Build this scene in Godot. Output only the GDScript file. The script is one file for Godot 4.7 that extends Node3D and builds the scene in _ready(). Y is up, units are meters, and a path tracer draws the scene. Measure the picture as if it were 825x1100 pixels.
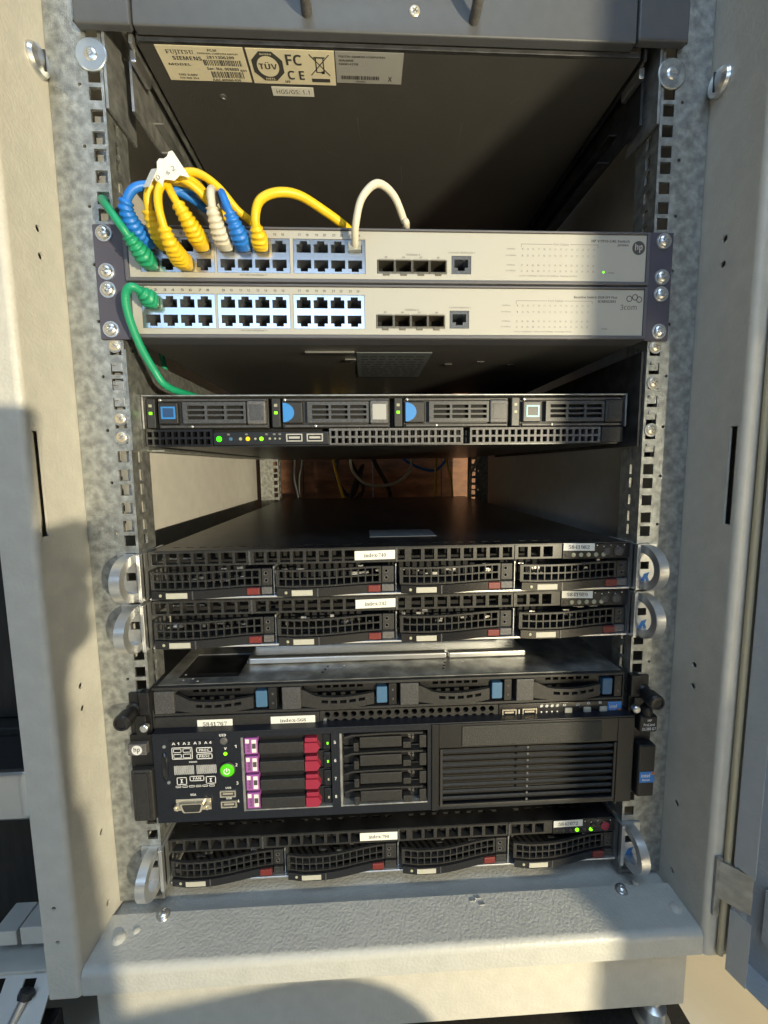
extends Node3D
# Millimetre coordinates are used throughout: x to the right, y up with 0 at the top of the first rack unit, z towards the viewer with 0 at the face of the mounting rails.

const FLOOR := 900.0
var M := {}
var used_names := {}
var rng := RandomNumberGenerator.new()


func V(x: float, y: float, z: float) -> Vector3:
	return Vector3(x, y + FLOOR, z) * 0.001


# ---------------------------------------------------------------- mesh builder (millimetres)
class MB:
	var v := PackedVector3Array()
	var n := PackedVector3Array()

	func tri(a: Vector3, b: Vector3, c: Vector3, na: Vector3, nb: Vector3, nc: Vector3) -> void:
		if (b - a).cross(c - a).dot(na + nb + nc) > 0.0:
			v.append_array([a, c, b])
			n.append_array([na, nc, nb])
		else:
			v.append_array([a, b, c])
			n.append_array([na, nb, nc])

	func quad(a: Vector3, b: Vector3, c: Vector3, d: Vector3, m: Vector3) -> void:
		tri(a, b, c, m, m, m)
		tri(a, c, d, m, m, m)

	func quad4(a: Vector3, b: Vector3, c: Vector3, d: Vector3, na: Vector3, nb: Vector3, nc: Vector3, nd: Vector3) -> void:
		tri(a, b, c, na, nb, nc)
		tri(a, c, d, na, nc, nd)

	func fquad(a: Vector3, b: Vector3, c: Vector3, d: Vector3, away: Vector3) -> void:
		var m := (b - a).cross(d - a)
		if m.length_squared() < 1e-12:
			m = (c - a).cross(d - a)
		if m.length_squared() < 1e-12:
			return
		m = m.normalized()
		if m.dot(away) < 0.0:
			m = -m
		quad(a, b, c, d, m)

	func box(x0: float, x1: float, y0: float, y1: float, z0: float, z1: float) -> MB:
		return bev(x0, x1, y0, y1, z0, z1, 0.0)

	# box with softened edges; r is the width of the rounding
	func bev(x0: float, x1: float, y0: float, y1: float, z0: float, z1: float, r: float) -> MB:
		var lo := Vector3(minf(x0, x1), minf(y0, y1), minf(z0, z1))
		var hi := Vector3(maxf(x0, x1), maxf(y0, y1), maxf(z0, z1))
		var s := hi - lo
		r = minf(r, 0.49 * minf(s.x, minf(s.y, s.z)))
		var c := (lo + hi) * 0.5
		var h := s * 0.5
		for ax in 3:
			var b := (ax + 1) % 3
			var d := (ax + 2) % 3
			for sg in [-1.0, 1.0]:
				var m := Vector3.ZERO
				m[ax] = sg
				var p := []
				for k in [[-1.0, -1.0], [1.0, -1.0], [1.0, 1.0], [-1.0, 1.0]]:
					var q := Vector3.ZERO
					q[ax] = sg * h[ax]
					q[b] = k[0] * (h[b] - r)
					q[d] = k[1] * (h[d] - r)
					p.append(c + q)
				quad(p[0], p[1], p[2], p[3], m)
		if r <= 0.0:
			return self
		for ax in 3:
			var b := (ax + 1) % 3
			var d := (ax + 2) % 3
			for sb in [-1.0, 1.0]:
				for sd in [-1.0, 1.0]:
					var nb := Vector3.ZERO
					nb[b] = sb
					var nd := Vector3.ZERO
					nd[d] = sd
					var q := []
					for e in [-1.0, 1.0]:
						var p1 := Vector3.ZERO
						p1[ax] = e * (h[ax] - r)
						p1[b] = sb * h[b]
						p1[d] = sd * (h[d] - r)
						var p2 := Vector3.ZERO
						p2[ax] = e * (h[ax] - r)
						p2[b] = sb * (h[b] - r)
						p2[d] = sd * h[d]
						q.append([c + p1, c + p2])
					quad4(q[0][0], q[0][1], q[1][1], q[1][0], nb, nd, nd, nb)
		for sx in [-1.0, 1.0]:
			for sy in [-1.0, 1.0]:
				for sz in [-1.0, 1.0]:
					var a := c + Vector3(sx * h.x, sy * (h.y - r), sz * (h.z - r))
					var b := c + Vector3(sx * (h.x - r), sy * h.y, sz * (h.z - r))
					var d := c + Vector3(sx * (h.x - r), sy * (h.y - r), sz * h.z)
					tri(a, b, d, Vector3(sx, 0, 0), Vector3(0, sy, 0), Vector3(0, 0, sz))
		return self

	# sheet in u,v with thickness w0..w1; cells: 0 open, 1 solid, 2 solid with a round hole of radius r
	func sheet(us: Array, vs: Array, cell: Callable, w0: float, w1: float, at := Transform3D(), r := 1.0) -> MB:
		var nu := us.size() - 1
		var nv := vs.size() - 1
		var c := []
		for i in nu:
			var row := []
			for j in nv:
				row.append(int(cell.call(i, j)))
			c.append(row)
		var nx := at.basis.x.normalized()
		var ny := at.basis.y.normalized()
		var nz := at.basis.z.normalized()
		for i in nu:
			for j in nv:
				if c[i][j] == 0:
					continue
				var a: float = us[i]
				var b: float = us[i + 1]
				var d: float = vs[j]
				var e: float = vs[j + 1]
				if c[i][j] == 1:
					quad(at * Vector3(a, d, w1), at * Vector3(b, d, w1), at * Vector3(b, e, w1), at * Vector3(a, e, w1), nz)
					quad(at * Vector3(a, d, w0), at * Vector3(b, d, w0), at * Vector3(b, e, w0), at * Vector3(a, e, w0), -nz)
				else:
					var m := Vector2((a + b) * 0.5, (d + e) * 0.5)
					var hx := (b - a) * 0.5
					var hy := (e - d) * 0.5
					for k in 16:
						var p := []
						for t in [k, k + 1]:
							var g: float = t * TAU / 16.0
							var o := Vector2(cos(g), sin(g))
							var f: float = 1.0 / maxf(absf(o.x) / hx, absf(o.y) / hy)
							p.append([m + o * r, m + o * f, o])
						for w in [[w1, nz], [w0, -nz]]:
							quad(at * Vector3(p[0][0].x, p[0][0].y, w[0]), at * Vector3(p[1][0].x, p[1][0].y, w[0]), at * Vector3(p[1][1].x, p[1][1].y, w[0]), at * Vector3(p[0][1].x, p[0][1].y, w[0]), w[1])
						var io: Vector3 = -(nx * p[0][2].x + ny * p[0][2].y)
						quad(at * Vector3(p[0][0].x, p[0][0].y, w0), at * Vector3(p[1][0].x, p[1][0].y, w0), at * Vector3(p[1][0].x, p[1][0].y, w1), at * Vector3(p[0][0].x, p[0][0].y, w1), io)
				if i == 0 or c[i - 1][j] == 0:
					quad(at * Vector3(a, d, w0), at * Vector3(a, e, w0), at * Vector3(a, e, w1), at * Vector3(a, d, w1), -nx)
				if i == nu - 1 or c[i + 1][j] == 0:
					quad(at * Vector3(b, d, w0), at * Vector3(b, e, w0), at * Vector3(b, e, w1), at * Vector3(b, d, w1), nx)
				if j == 0 or c[i][j - 1] == 0:
					quad(at * Vector3(a, d, w0), at * Vector3(b, d, w0), at * Vector3(b, d, w1), at * Vector3(a, d, w1), -ny)
				if j == nv - 1 or c[i][j + 1] == 0:
					quad(at * Vector3(a, e, w0), at * Vector3(b, e, w0), at * Vector3(b, e, w1), at * Vector3(a, e, w1), ny)
		return self

	# round body about an axis through "at": profile of [radius, height] along the direction dir
	func lathe(at: Vector3, dir: Vector3, profile: Array, seg := 16) -> MB:
		dir = dir.normalized()
		var u := dir.cross(Vector3(0.31, 0.9, 0.17)).normalized()
		var w := dir.cross(u)
		for i in profile.size() - 1:
			var r0: float = profile[i][0]
			var h0: float = profile[i][1]
			var r1: float = profile[i + 1][0]
			var h1: float = profile[i + 1][1]
			var slope := Vector2(h1 - h0, r0 - r1).normalized()
			for k in seg:
				var a := k * TAU / seg
				var b := (k + 1) * TAU / seg
				var oa := u * cos(a) + w * sin(a)
				var ob := u * cos(b) + w * sin(b)
				var na := (oa * slope.x + dir * slope.y)
				var nb := (ob * slope.x + dir * slope.y)
				var p := at + oa * r0 + dir * h0
				var q := at + ob * r0 + dir * h0
				var s := at + ob * r1 + dir * h1
				var t := at + oa * r1 + dir * h1
				if r0 > 1e-6:
					tri(p, q, s if r1 > 1e-6 else t, na, nb, nb)
				if r1 > 1e-6:
					tri(p, s, t, na, nb, na)
		return self

	func cyl(a: Vector3, b: Vector3, r: float, seg := 16, soft := 0.0) -> MB:
		var l := a.distance_to(b)
		if soft > 0.0:
			return lathe(a, b - a, [[0.0, 0.0], [r - soft, 0.0], [r, soft], [r, l - soft], [r - soft, l], [0.0, l]], seg)
		return lathe(a, b - a, [[0.0, 0.0], [r, 0.0], [r, l], [0.0, l]], seg)

	# swept round body through pts, radii per point; sx flattens the section sideways
	func tube(pts: Array, radii: Array, seg := 10, square := false) -> MB:
		var last := pts.size() - 1
		var t0: Vector3 = (pts[1] - pts[0]).normalized()
		var u := t0.cross(Vector3(0.3, 0.2, 0.93)).normalized() if not square else (Vector3.RIGHT - t0 * t0.x).normalized()
		var rings := []
		for i in pts.size():
			var t: Vector3 = (pts[mini(i + 1, last)] - pts[maxi(i - 1, 0)]).normalized()
			u = (u - t * u.dot(t)).normalized()
			var w := t.cross(u)
			var ring := []
			var gap: float = maxf(0.01, pts[mini(i + 1, last)].distance_to(pts[maxi(i - 1, 0)]))
			var lean: float = (radii[mini(i + 1, last)] - radii[maxi(i - 1, 0)]) / gap
			for k in seg:
				var g := k * TAU / seg
				var o := u * cos(g) + w * sin(g)
				var grow := pow(pow(absf(cos(g)), 5.0) + pow(absf(sin(g)), 5.0), -0.2) if square else 1.0
				ring.append([pts[i] + o * float(radii[i]) * grow, (o - t * lean).normalized()])
			rings.append(ring)
		for i in last:
			for k in seg:
				var e := (k + 1) % seg
				var A: Array = rings[i][k]
				var B: Array = rings[i][e]
				var Cc: Array = rings[i + 1][e]
				var D: Array = rings[i + 1][k]
				quad4(A[0], B[0], Cc[0], D[0], A[1], B[1], Cc[1], D[1])
		for k in seg:
			var e := (k + 1) % seg
			tri(pts[0], rings[0][k][0], rings[0][e][0], -t0, -t0, -t0)
			var te: Vector3 = (pts[last] - pts[last - 1]).normalized()
			tri(pts[last], rings[last][k][0], rings[last][e][0], te, te, te)
		return self

	# flat outline in u,v pushed from w0 to w1
	func prism(poly: PackedVector2Array, w0: float, w1: float, at := Transform3D()) -> MB:
		var ids := Geometry2D.triangulate_polygon(poly)
		var nz := at.basis.z.normalized()
		for i in range(0, ids.size(), 3):
			for w in [[w1, nz], [w0, -nz]]:
				tri(at * Vector3(poly[ids[i]].x, poly[ids[i]].y, w[0]), at * Vector3(poly[ids[i + 1]].x, poly[ids[i + 1]].y, w[0]), at * Vector3(poly[ids[i + 2]].x, poly[ids[i + 2]].y, w[0]), w[1], w[1], w[1])
		var turn := -1.0 if Geometry2D.is_polygon_clockwise(poly) else 1.0
		for i in poly.size():
			var a := poly[i]
			var b := poly[(i + 1) % poly.size()]
			var o := Vector2(b.y - a.y, a.x - b.x).normalized() * turn
			quad(at * Vector3(a.x, a.y, w0), at * Vector3(b.x, b.y, w0), at * Vector3(b.x, b.y, w1), at * Vector3(a.x, a.y, w1), at.basis * Vector3(o.x, o.y, 0))
		return self

	# bent strap: a centre line in u,v, its thickness, and its width w0..w1
	func strap(line: Array, thick: float, w0: float, w1: float, at := Transform3D()) -> MB:
		var out := []
		var last := line.size() - 1
		for i in line.size():
			var t: Vector2 = (line[mini(i + 1, last)] - line[maxi(i - 1, 0)]).normalized()
			var o := Vector2(t.y, -t.x)
			out.append([line[i] + o * thick * 0.5, line[i] - o * thick * 0.5, o])
		var nz := at.basis.z
		for i in last:
			var a: Array = out[i]
			var b: Array = out[i + 1]
			for s in [0, 1]:
				var sg := 1.0 if s == 0 else -1.0
				var n0: Vector3 = at.basis * (Vector3(a[2].x, a[2].y, 0) * sg)
				var n1: Vector3 = at.basis * (Vector3(b[2].x, b[2].y, 0) * sg)
				quad4(at * Vector3(a[s].x, a[s].y, w0), at * Vector3(a[s].x, a[s].y, w1), at * Vector3(b[s].x, b[s].y, w1), at * Vector3(b[s].x, b[s].y, w0), n0, n0, n1, n1)
			for w in [[w0, -nz], [w1, nz]]:
				quad(at * Vector3(a[0].x, a[0].y, w[0]), at * Vector3(b[0].x, b[0].y, w[0]), at * Vector3(b[1].x, b[1].y, w[0]), at * Vector3(a[1].x, a[1].y, w[0]), w[1])
		for e in [0, last]:
			var a: Array = out[e]
			var t: Vector2 = (line[1] - line[0]) if e == 0 else (line[last - 1] - line[last])
			quad(at * Vector3(a[0].x, a[0].y, w0), at * Vector3(a[1].x, a[1].y, w0), at * Vector3(a[1].x, a[1].y, w1), at * Vector3(a[0].x, a[0].y, w1), at.basis * Vector3(-t.x, -t.y, 0).normalized())
		return self

	# moves every vertex from the given index on
	func bend(from: int, f: Callable) -> MB:
		for i in range(from, v.size()):
			v[i] = f.call(v[i])
		return self

	func words(text: String, at: Vector3, width: float, height: float, font: Font, right := Vector3.RIGHT, up := Vector3.UP) -> MB:
		var t := TextMesh.new()
		t.font = font
		t.text = text
		t.font_size = 24
		t.pixel_size = 0.05
		t.depth = 0.0
		t.curve_step = 4.0
		var arr := t.get_mesh_arrays()
		if arr.is_empty() or arr[Mesh.ARRAY_VERTEX] == null:
			return self
		var vv: PackedVector3Array = arr[Mesh.ARRAY_VERTEX]
		var lo := Vector3(INF, INF, INF)
		var hi := -lo
		for q in vv:
			lo = lo.min(q)
			hi = hi.max(q)
		var face := right.cross(up)
		var sx := width / maxf(hi.x - lo.x, 1e-6)
		var sy := height / maxf(hi.y - lo.y, 1e-6)
		var idx = arr[Mesh.ARRAY_INDEX]
		var count: int = idx.size() if idx != null and idx.size() else vv.size()
		for i in range(0, count, 3):
			var p := []
			for k in 3:
				var q: Vector3 = vv[idx[i + k]] if idx != null and idx.size() else vv[i + k]
				p.append(at + right * ((q.x - (lo.x + hi.x) * 0.5) * sx) + up * ((q.y - (lo.y + hi.y) * 0.5) * sy))
			tri(p[0], p[1], p[2], face, face, face)
		return self

	func mesh(org: Vector3) -> ArrayMesh:
		var o := org * 1000.0 - Vector3(0, 900.0, 0)
		var w := PackedVector3Array()
		w.resize(v.size())
		for i in v.size():
			w[i] = (v[i] - o) * 0.001
		var arr := []
		arr.resize(Mesh.ARRAY_MAX)
		arr[Mesh.ARRAY_VERTEX] = w
		var nn := PackedVector3Array()
		nn.resize(n.size())
		for i in n.size():
			nn[i] = n[i].normalized()
		arr[Mesh.ARRAY_NORMAL] = nn
		var m := ArrayMesh.new()
		m.add_surface_from_arrays(Mesh.PRIMITIVE_TRIANGLES, arr)
		return m


func mb() -> MB:
	return MB.new()


# ---------------------------------------------------------------- things and parts
func thing(called: String, label: String, category: String, x: float, y: float, z: float, group := "") -> Node3D:
	var o := Node3D.new()
	var k: int = used_names.get(called, 0)
	used_names[called] = k + 1
	o.name = called if k == 0 else "%s_%03d" % [called, k]
	add_child(o)
	o.position = V(x, y, z)
	o.set_meta("label", label)
	o.set_meta("category", category)
	if group:
		o.set_meta("group", group)
	return o


func org_of(o: Node3D) -> Vector3:
	return o.position if o.get_parent() == self else org_of(o.get_parent())


func part(parent: Node3D, called: String, b: MB, m: Material, label := "") -> MeshInstance3D:
	var o := MeshInstance3D.new()
	o.name = called
	o.mesh = b.mesh(org_of(parent))
	o.material_override = m
	parent.add_child(o, true)
	if label:
		o.set_meta("label", label)
	return o


func put(parent: Node3D, called: String, shape: Mesh, m: Material, x: float, y: float, z: float, basis := Basis()) -> MeshInstance3D:
	var o := MeshInstance3D.new()
	o.name = called
	o.mesh = shape
	o.material_override = m
	parent.add_child(o, true)
	o.transform = Transform3D(basis, V(x, y, z) - org_of(parent))
	return o


func structure(called: String, b: MB, m: Material, x: float, y: float, z: float) -> MeshInstance3D:
	var o := MeshInstance3D.new()
	o.name = called
	o.material_override = m
	add_child(o)
	o.position = V(x, y, z)
	o.mesh = b.mesh(o.position)
	o.set_meta("kind", "structure")
	return o


func curve(pts: Array, per := 8) -> Array:
	var out := []
	for i in pts.size() - 1:
		var a: Vector3 = pts[maxi(i - 1, 0)]
		var b: Vector3 = pts[i]
		var c: Vector3 = pts[i + 1]
		var d: Vector3 = pts[mini(i + 2, pts.size() - 1)]
		for k in per:
			out.append(b.cubic_interpolate(c, a, d, float(k) / per))
	out.append(pts[pts.size() - 1])
	return out


func same(value: float, count: int) -> Array:
	var a := []
	a.resize(count)
	a.fill(value)
	return a


func solid(_i: int, _j: int) -> int:
	return 1


# pan head with a cross recess, axis +z, head radius r (shared meshes)
var screw_shapes := {}
func screw_shape(r: float, flat := false) -> ArrayMesh:
	var key := "%f %s" % [r, flat]
	if screw_shapes.has(key):
		return screw_shapes[key]
	var b := mb()
	var rings := [0.0, 0.14, 0.28, 0.42, 0.55, 0.7, 0.85, 0.95, 1.0, 1.0]
	var seg := 32
	var p := []
	for i in rings.size():
		var row := []
		for k in seg:
			var a := k * TAU / seg
			var q := Vector2(cos(a), sin(a)) * float(rings[i])
			var h: float = r * (0.28 if flat else 0.55) * sqrt(maxf(0.0, 1.0 - pow(minf(rings[i], 0.98), 2.6))) if i < rings.size() - 1 else -0.4
			var arm := minf(absf(q.x), absf(q.y))
			if rings[i] < 0.5 and arm < 0.1:
				h -= r * 0.42
			row.append(Vector3(q.x * r, q.y * r, h))
		p.append(row)
	for i in rings.size() - 1:
		for k in seg:
			var e := (k + 1) % seg
			var A: Vector3 = p[i][k]
			var B: Vector3 = p[i][e]
			var Cc: Vector3 = p[i + 1][e]
			var D: Vector3 = p[i + 1][k]
			var m := (Cc - A).cross(D - B) if i > 0 else (Cc - A).cross(D - A)
			if m.length() < 1e-9:
				continue
			m = m.normalized()
			if m.z < 0.0 and i < rings.size() - 2:
				m = -m
			if i == rings.size() - 2:
				m = (A + B).normalized()
				m.z = 0.0
			if i > 0:
				b.quad(A, B, Cc, D, m)
			else:
				b.tri(A, Cc, D, m, m, m)
	screw_shapes[key] = b.mesh(Vector3(0, 0.9, 0))
	return screw_shapes[key]


var turned := 0
func screw(parent: Node3D, x: float, y: float, z: float, r: float, m: Material, flat := false, basis := Basis()) -> MeshInstance3D:
	turned += 1
	return put(parent, "screw", screw_shape(r, flat), m, x, y, z, basis * Basis(Vector3.BACK, turned * 1.37))


# ---------------------------------------------------------------- materials
func lin(r: float, g: float, b: float) -> Color:
	return Color(r, g, b).linear_to_srgb()


func mat(called: String, c: Color, rough := 0.5, metal := 0.0, spec := 0.5) -> StandardMaterial3D:
	var m := StandardMaterial3D.new()
	m.resource_name = called
	m.albedo_color = c
	m.roughness = rough
	m.metallic = metal
	m.metallic_specular = spec
	m.uv1_triplanar = true
	m.uv1_world_triplanar = true
	M[called] = m
	return m


var textures := {}
func noise(kind: int, freq: float, octaves: int, as_normal: bool, strength: float, low: Color, high: Color, sid: int, size := 512, ret := 0) -> NoiseTexture2D:
	var f := FastNoiseLite.new()
	f.noise_type = kind
	f.frequency = freq
	f.fractal_octaves = octaves
	f.seed = sid
	if kind == FastNoiseLite.TYPE_CELLULAR:
		f.cellular_return_type = ret
		f.cellular_jitter = 1.0
	var t := NoiseTexture2D.new()
	t.width = size
	t.height = size
	t.seamless = true
	t.noise = f
	if as_normal:
		t.as_normal_map = true
		t.bump_strength = strength
	else:
		var g := Gradient.new()
		g.set_color(0, low)
		g.set_color(1, high)
		t.color_ramp = g
	return t


func grey(a: float) -> Color:
	return Color(a, a, a)


func make_materials() -> void:
	var simplex := FastNoiseLite.TYPE_SIMPLEX_SMOOTH
	var peel := noise(simplex, 0.035, 2, true, 9.0, grey(0), grey(1), 3)
	var leather := noise(simplex, 0.04, 2, true, 16.0, grey(0), grey(1), 5)
	var fine := noise(simplex, 0.12, 2, true, 6.0, grey(0), grey(1), 9)
	var cloud := noise(simplex, 0.006, 4, false, 0, grey(0.95), grey(1.0), 11)
	var grime := noise(simplex, 0.02, 5, false, 0, grey(0.53), grey(0.67), 12)
	var spangle := noise(simplex, 0.016, 5, false, 0, grey(0.66), grey(1.0), 13)
	var spangle_rough := noise(simplex, 0.03, 4, false, 0, grey(0.5), grey(1.0), 14)
	var blotch := noise(simplex, 0.01, 5, false, 0, grey(0.55), grey(1.0), 17)
	var dust := noise(FastNoiseLite.TYPE_VALUE, 0.25, 3, false, 0, grey(0.55), grey(1.0), 21)

	# light grey powder coat of the cabinet
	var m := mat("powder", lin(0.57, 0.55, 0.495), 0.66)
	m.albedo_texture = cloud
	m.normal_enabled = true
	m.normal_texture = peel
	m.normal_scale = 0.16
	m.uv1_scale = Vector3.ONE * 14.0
	m.roughness_texture = grime
	m = mat("powder_leather", lin(0.50, 0.50, 0.475), 0.40)
	m.albedo_texture = cloud
	m.normal_enabled = true
	m.normal_texture = leather
	m.normal_scale = 0.11
	m.uv1_scale = Vector3.ONE * 12.0
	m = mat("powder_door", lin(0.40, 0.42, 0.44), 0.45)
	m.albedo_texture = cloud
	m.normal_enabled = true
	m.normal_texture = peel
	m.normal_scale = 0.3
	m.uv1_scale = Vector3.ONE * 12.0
	m = mat("panel_white", lin(0.72, 0.70, 0.66), 0.45)
	m.albedo_texture = cloud
	m.uv1_scale = Vector3.ONE * 9.0
	# zinc coated steel
	m = mat("galv", lin(0.53, 0.55, 0.54), 0.55, 0.72)
	m.albedo_texture = spangle
	m.roughness_texture = spangle_rough
	m.normal_enabled = true
	m.normal_texture = fine
	m.normal_scale = 0.18
	m.uv1_scale = Vector3.ONE * 11.0
	m = mat("galv_plain", lin(0.55, 0.56, 0.56), 0.48, 0.75)
	m.albedo_texture = spangle
	m.uv1_scale = Vector3.ONE * 8.0
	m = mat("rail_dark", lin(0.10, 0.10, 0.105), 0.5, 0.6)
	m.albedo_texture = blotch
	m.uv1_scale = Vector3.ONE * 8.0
	mat("zinc", lin(0.72, 0.72, 0.72), 0.3, 0.95)
	mat("zinc_blue", lin(0.55, 0.62, 0.70), 0.35, 0.8)
	mat("nickel", lin(0.62, 0.56, 0.45), 0.32, 0.6)
	mat("tinned", lin(0.5, 0.53, 0.58), 0.2, 0.85)
	mat("cage_metal", lin(0.20, 0.18, 0.14), 0.35, 0.7)
	m = mat("scrap_metal", lin(0.6, 0.6, 0.57), 0.35, 0.35)
	m.albedo_texture = cloud
	m.uv1_scale = Vector3.ONE * 9.0
	m = mat("fixing", lin(0.46, 0.46, 0.45), 0.4, 0.5)
	mat("gold", lin(0.75, 0.52, 0.2), 0.35, 1.0)
	m = mat("alu", lin(0.66, 0.67, 0.68), 0.33, 0.85)
	m.normal_enabled = true
	m.normal_texture = fine
	m.normal_scale = 0.08
	m.uv1_scale = Vector3.ONE * 16.0
	mat("alu_bright", lin(0.80, 0.80, 0.80), 0.3, 0.9)
	# plastics
	m = mat("console_grey", lin(0.085, 0.09, 0.10), 0.5)
	m.albedo_texture = cloud
	m.normal_enabled = true
	m.normal_texture = fine
	m.normal_scale = 0.1
	m.uv1_scale = Vector3.ONE * 20.0
	m = mat("black_sheet", lin(0.07, 0.068, 0.066), 0.5, 0.0, 0.5)
	m.albedo_texture = cloud
	m.normal_enabled = true
	m.normal_texture = fine
	m.normal_scale = 0.06
	m.uv1_scale = Vector3.ONE * 6.0
	m = mat("server_top", lin(0.11, 0.115, 0.12), 0.36, 0.75)
	m.albedo_texture = blotch
	m.uv1_scale = Vector3.ONE * 5.0
	m = mat("server_top_dark", lin(0.055, 0.055, 0.058), 0.34, 0.5)
	m.albedo_texture = blotch
	m.uv1_scale = Vector3.ONE * 5.0
	m = mat("zinc_top", lin(0.56, 0.57, 0.56), 0.42, 0.75)
	m.albedo_texture = blotch
	m.uv1_scale = Vector3.ONE * 7.0
	m = mat("black", lin(0.016, 0.016, 0.018), 0.42)
	m.albedo_texture = dust
	m.uv1_scale = Vector3.ONE * 9.0
	mat("black_gloss", lin(0.012, 0.012, 0.014), 0.22)
	m = mat("dark_plastic", lin(0.035, 0.034, 0.034), 0.52)
	m.albedo_texture = dust
	m.uv1_scale = Vector3.ONE * 9.0
	m = mat("grid_plastic", lin(0.042, 0.042, 0.042), 0.34)
	m.albedo_texture = dust
	m.uv1_scale = Vector3.ONE * 9.0
	m = mat("grey_plastic", lin(0.10, 0.10, 0.105), 0.42)
	m.albedo_texture = dust
	m.uv1_scale = Vector3.ONE * 9.0
	m = mat("mid_grey", lin(0.17, 0.165, 0.17), 0.5)
	m.albedo_texture = dust
	m.uv1_scale = Vector3.ONE * 9.0
	m = mat("navy", lin(0.013, 0.016, 0.026), 0.42)
	m.albedo_texture = dust
	m.uv1_scale = Vector3.ONE * 9.0
	m = mat("textured_black", lin(0.05, 0.05, 0.048), 0.6)
	m.albedo_texture = dust
	m.normal_enabled = true
	m.normal_texture = fine
	m.normal_scale = 0.5
	m.uv1_scale = Vector3.ONE * 14.0
	mat("void", lin(0.006, 0.006, 0.007), 0.8)
	mat("cream", lin(0.39, 0.38, 0.345), 0.5)
	mat("bezel", lin(0.10, 0.10, 0.115), 0.45)
	mat("ear", lin(0.062, 0.058, 0.082), 0.5)
	mat("print_dark", lin(0.06, 0.06, 0.06), 0.7)
	mat("print_grey", lin(0.16, 0.155, 0.15), 0.7)
	mat("print_white", lin(0.62, 0.62, 0.62), 0.7)
	mat("paper", lin(0.74, 0.73, 0.68), 0.8)
	mat("paper_cream", lin(0.80, 0.73, 0.54), 0.75)
	mat("paper_grey", lin(0.36, 0.36, 0.35), 0.7)
	mat("foil_label", lin(0.16, 0.18, 0.20), 0.45, 0.3)
	mat("red", lin(0.15, 0.022, 0.02), 0.45)
	mat("wine", lin(0.27, 0.018, 0.045), 0.45)
	mat("purple", lin(0.30, 0.09, 0.32), 0.5)
	mat("blue_tab", lin(0.05, 0.125, 0.23), 0.5)
	mat("blue_bright", lin(0.035, 0.21, 0.56), 0.45)
	mat("blue_sticker", lin(0.03, 0.19, 0.55), 0.35)
	mat("blue_hole", lin(0.02, 0.06, 0.16), 0.5)
	mat("cable_yellow", lin(0.78, 0.50, 0.012), 0.42)
	mat("cable_blue", lin(0.015, 0.17, 0.62), 0.42)
	mat("cable_green", lin(0.012, 0.30, 0.15), 0.42)
	mat("cable_white", lin(0.60, 0.56, 0.46), 0.45)
	mat("cable_black", lin(0.012, 0.012, 0.012), 0.5)
	mat("rubber", lin(0.02, 0.02, 0.02), 0.75)
	mat("gasket", lin(0.46, 0.40, 0.27), 0.8)
	var plug := mat("clear_plastic", Color(0.85, 0.87, 0.85, 0.35), 0.15)
	plug.transparency = BaseMaterial3D.TRANSPARENCY_ALPHA
	var pane := mat("glass", Color(0.95, 0.97, 0.97, 0.08), 0.05)
	pane.transparency = BaseMaterial3D.TRANSPARENCY_ALPHA
	m = mat("brown_board", lin(0.5, 0.21, 0.10), 0.55)
	m.albedo_texture = blotch
	m.uv1_scale = Vector3(2, 6, 2)
	m = mat("floor_beige", lin(0.76, 0.69, 0.56), 0.5)
	m.albedo_texture = cloud
	m.uv1_scale = Vector3.ONE * 2.0
	m = mat("dark_mat", lin(0.03, 0.026, 0.022), 0.85)
	m.albedo_texture = dust
	m.uv1_scale = Vector3.ONE * 5.0
	m = mat("dark_board", lin(0.02, 0.019, 0.018), 0.7)
	m.albedo_texture = blotch
	m.uv1_scale = Vector3(20, 3, 20)
	mat("orange", lin(0.5, 0.16, 0.04), 0.6)
	for c in [["led_green", Color(0.25, 1.0, 0.05), 2.2], ["led_lime", Color(0.55, 1.0, 0.05), 1.6], ["led_amber", Color(1.0, 0.75, 0.05), 1.8], ["led_button", Color(0.35, 0.9, 0.02), 0.75]]:
		m = mat(c[0], c[1].darkened(0.5), 0.4)
		m.emission_enabled = true
		m.emission = c[1]
		m.emission_energy_multiplier = c[2]
	mat("blue_pale", lin(0.30, 0.55, 0.62), 0.45)
	mat("label_ivory", lin(0.42, 0.41, 0.35), 0.6)
	m = mat("lamp_bulb", Color(1, 0.9, 0.75), 0.4)
	m.emission_enabled = true
	m.emission = Color(1.0, 0.86, 0.66)
	m.emission_energy_multiplier = 4.0
	m = mat("lamp_panel", Color(0.9, 0.95, 1.0), 0.6)
	m.emission_enabled = true
	m.emission = Color(0.72, 0.86, 1.0)
	m.emission_energy_multiplier = 0.6
	mat("trousers", lin(0.03, 0.03, 0.035), 0.9)
	mat("scratch", lin(0.16, 0.16, 0.155), 0.6)
	mat("led_off", lin(0.34, 0.34, 0.24), 0.35)
	mat("skin", lin(0.45, 0.25, 0.17), 0.55)
	mat("sleeve", lin(0.05, 0.06, 0.09), 0.9)


func font(serif := false, bold := true) -> Font:
	var f := SystemFont.new()
	f.font_names = PackedStringArray(["Droid Serif" if serif else "Droid Sans"])
	f.font_weight = 700 if bold else 400
	return f


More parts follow.
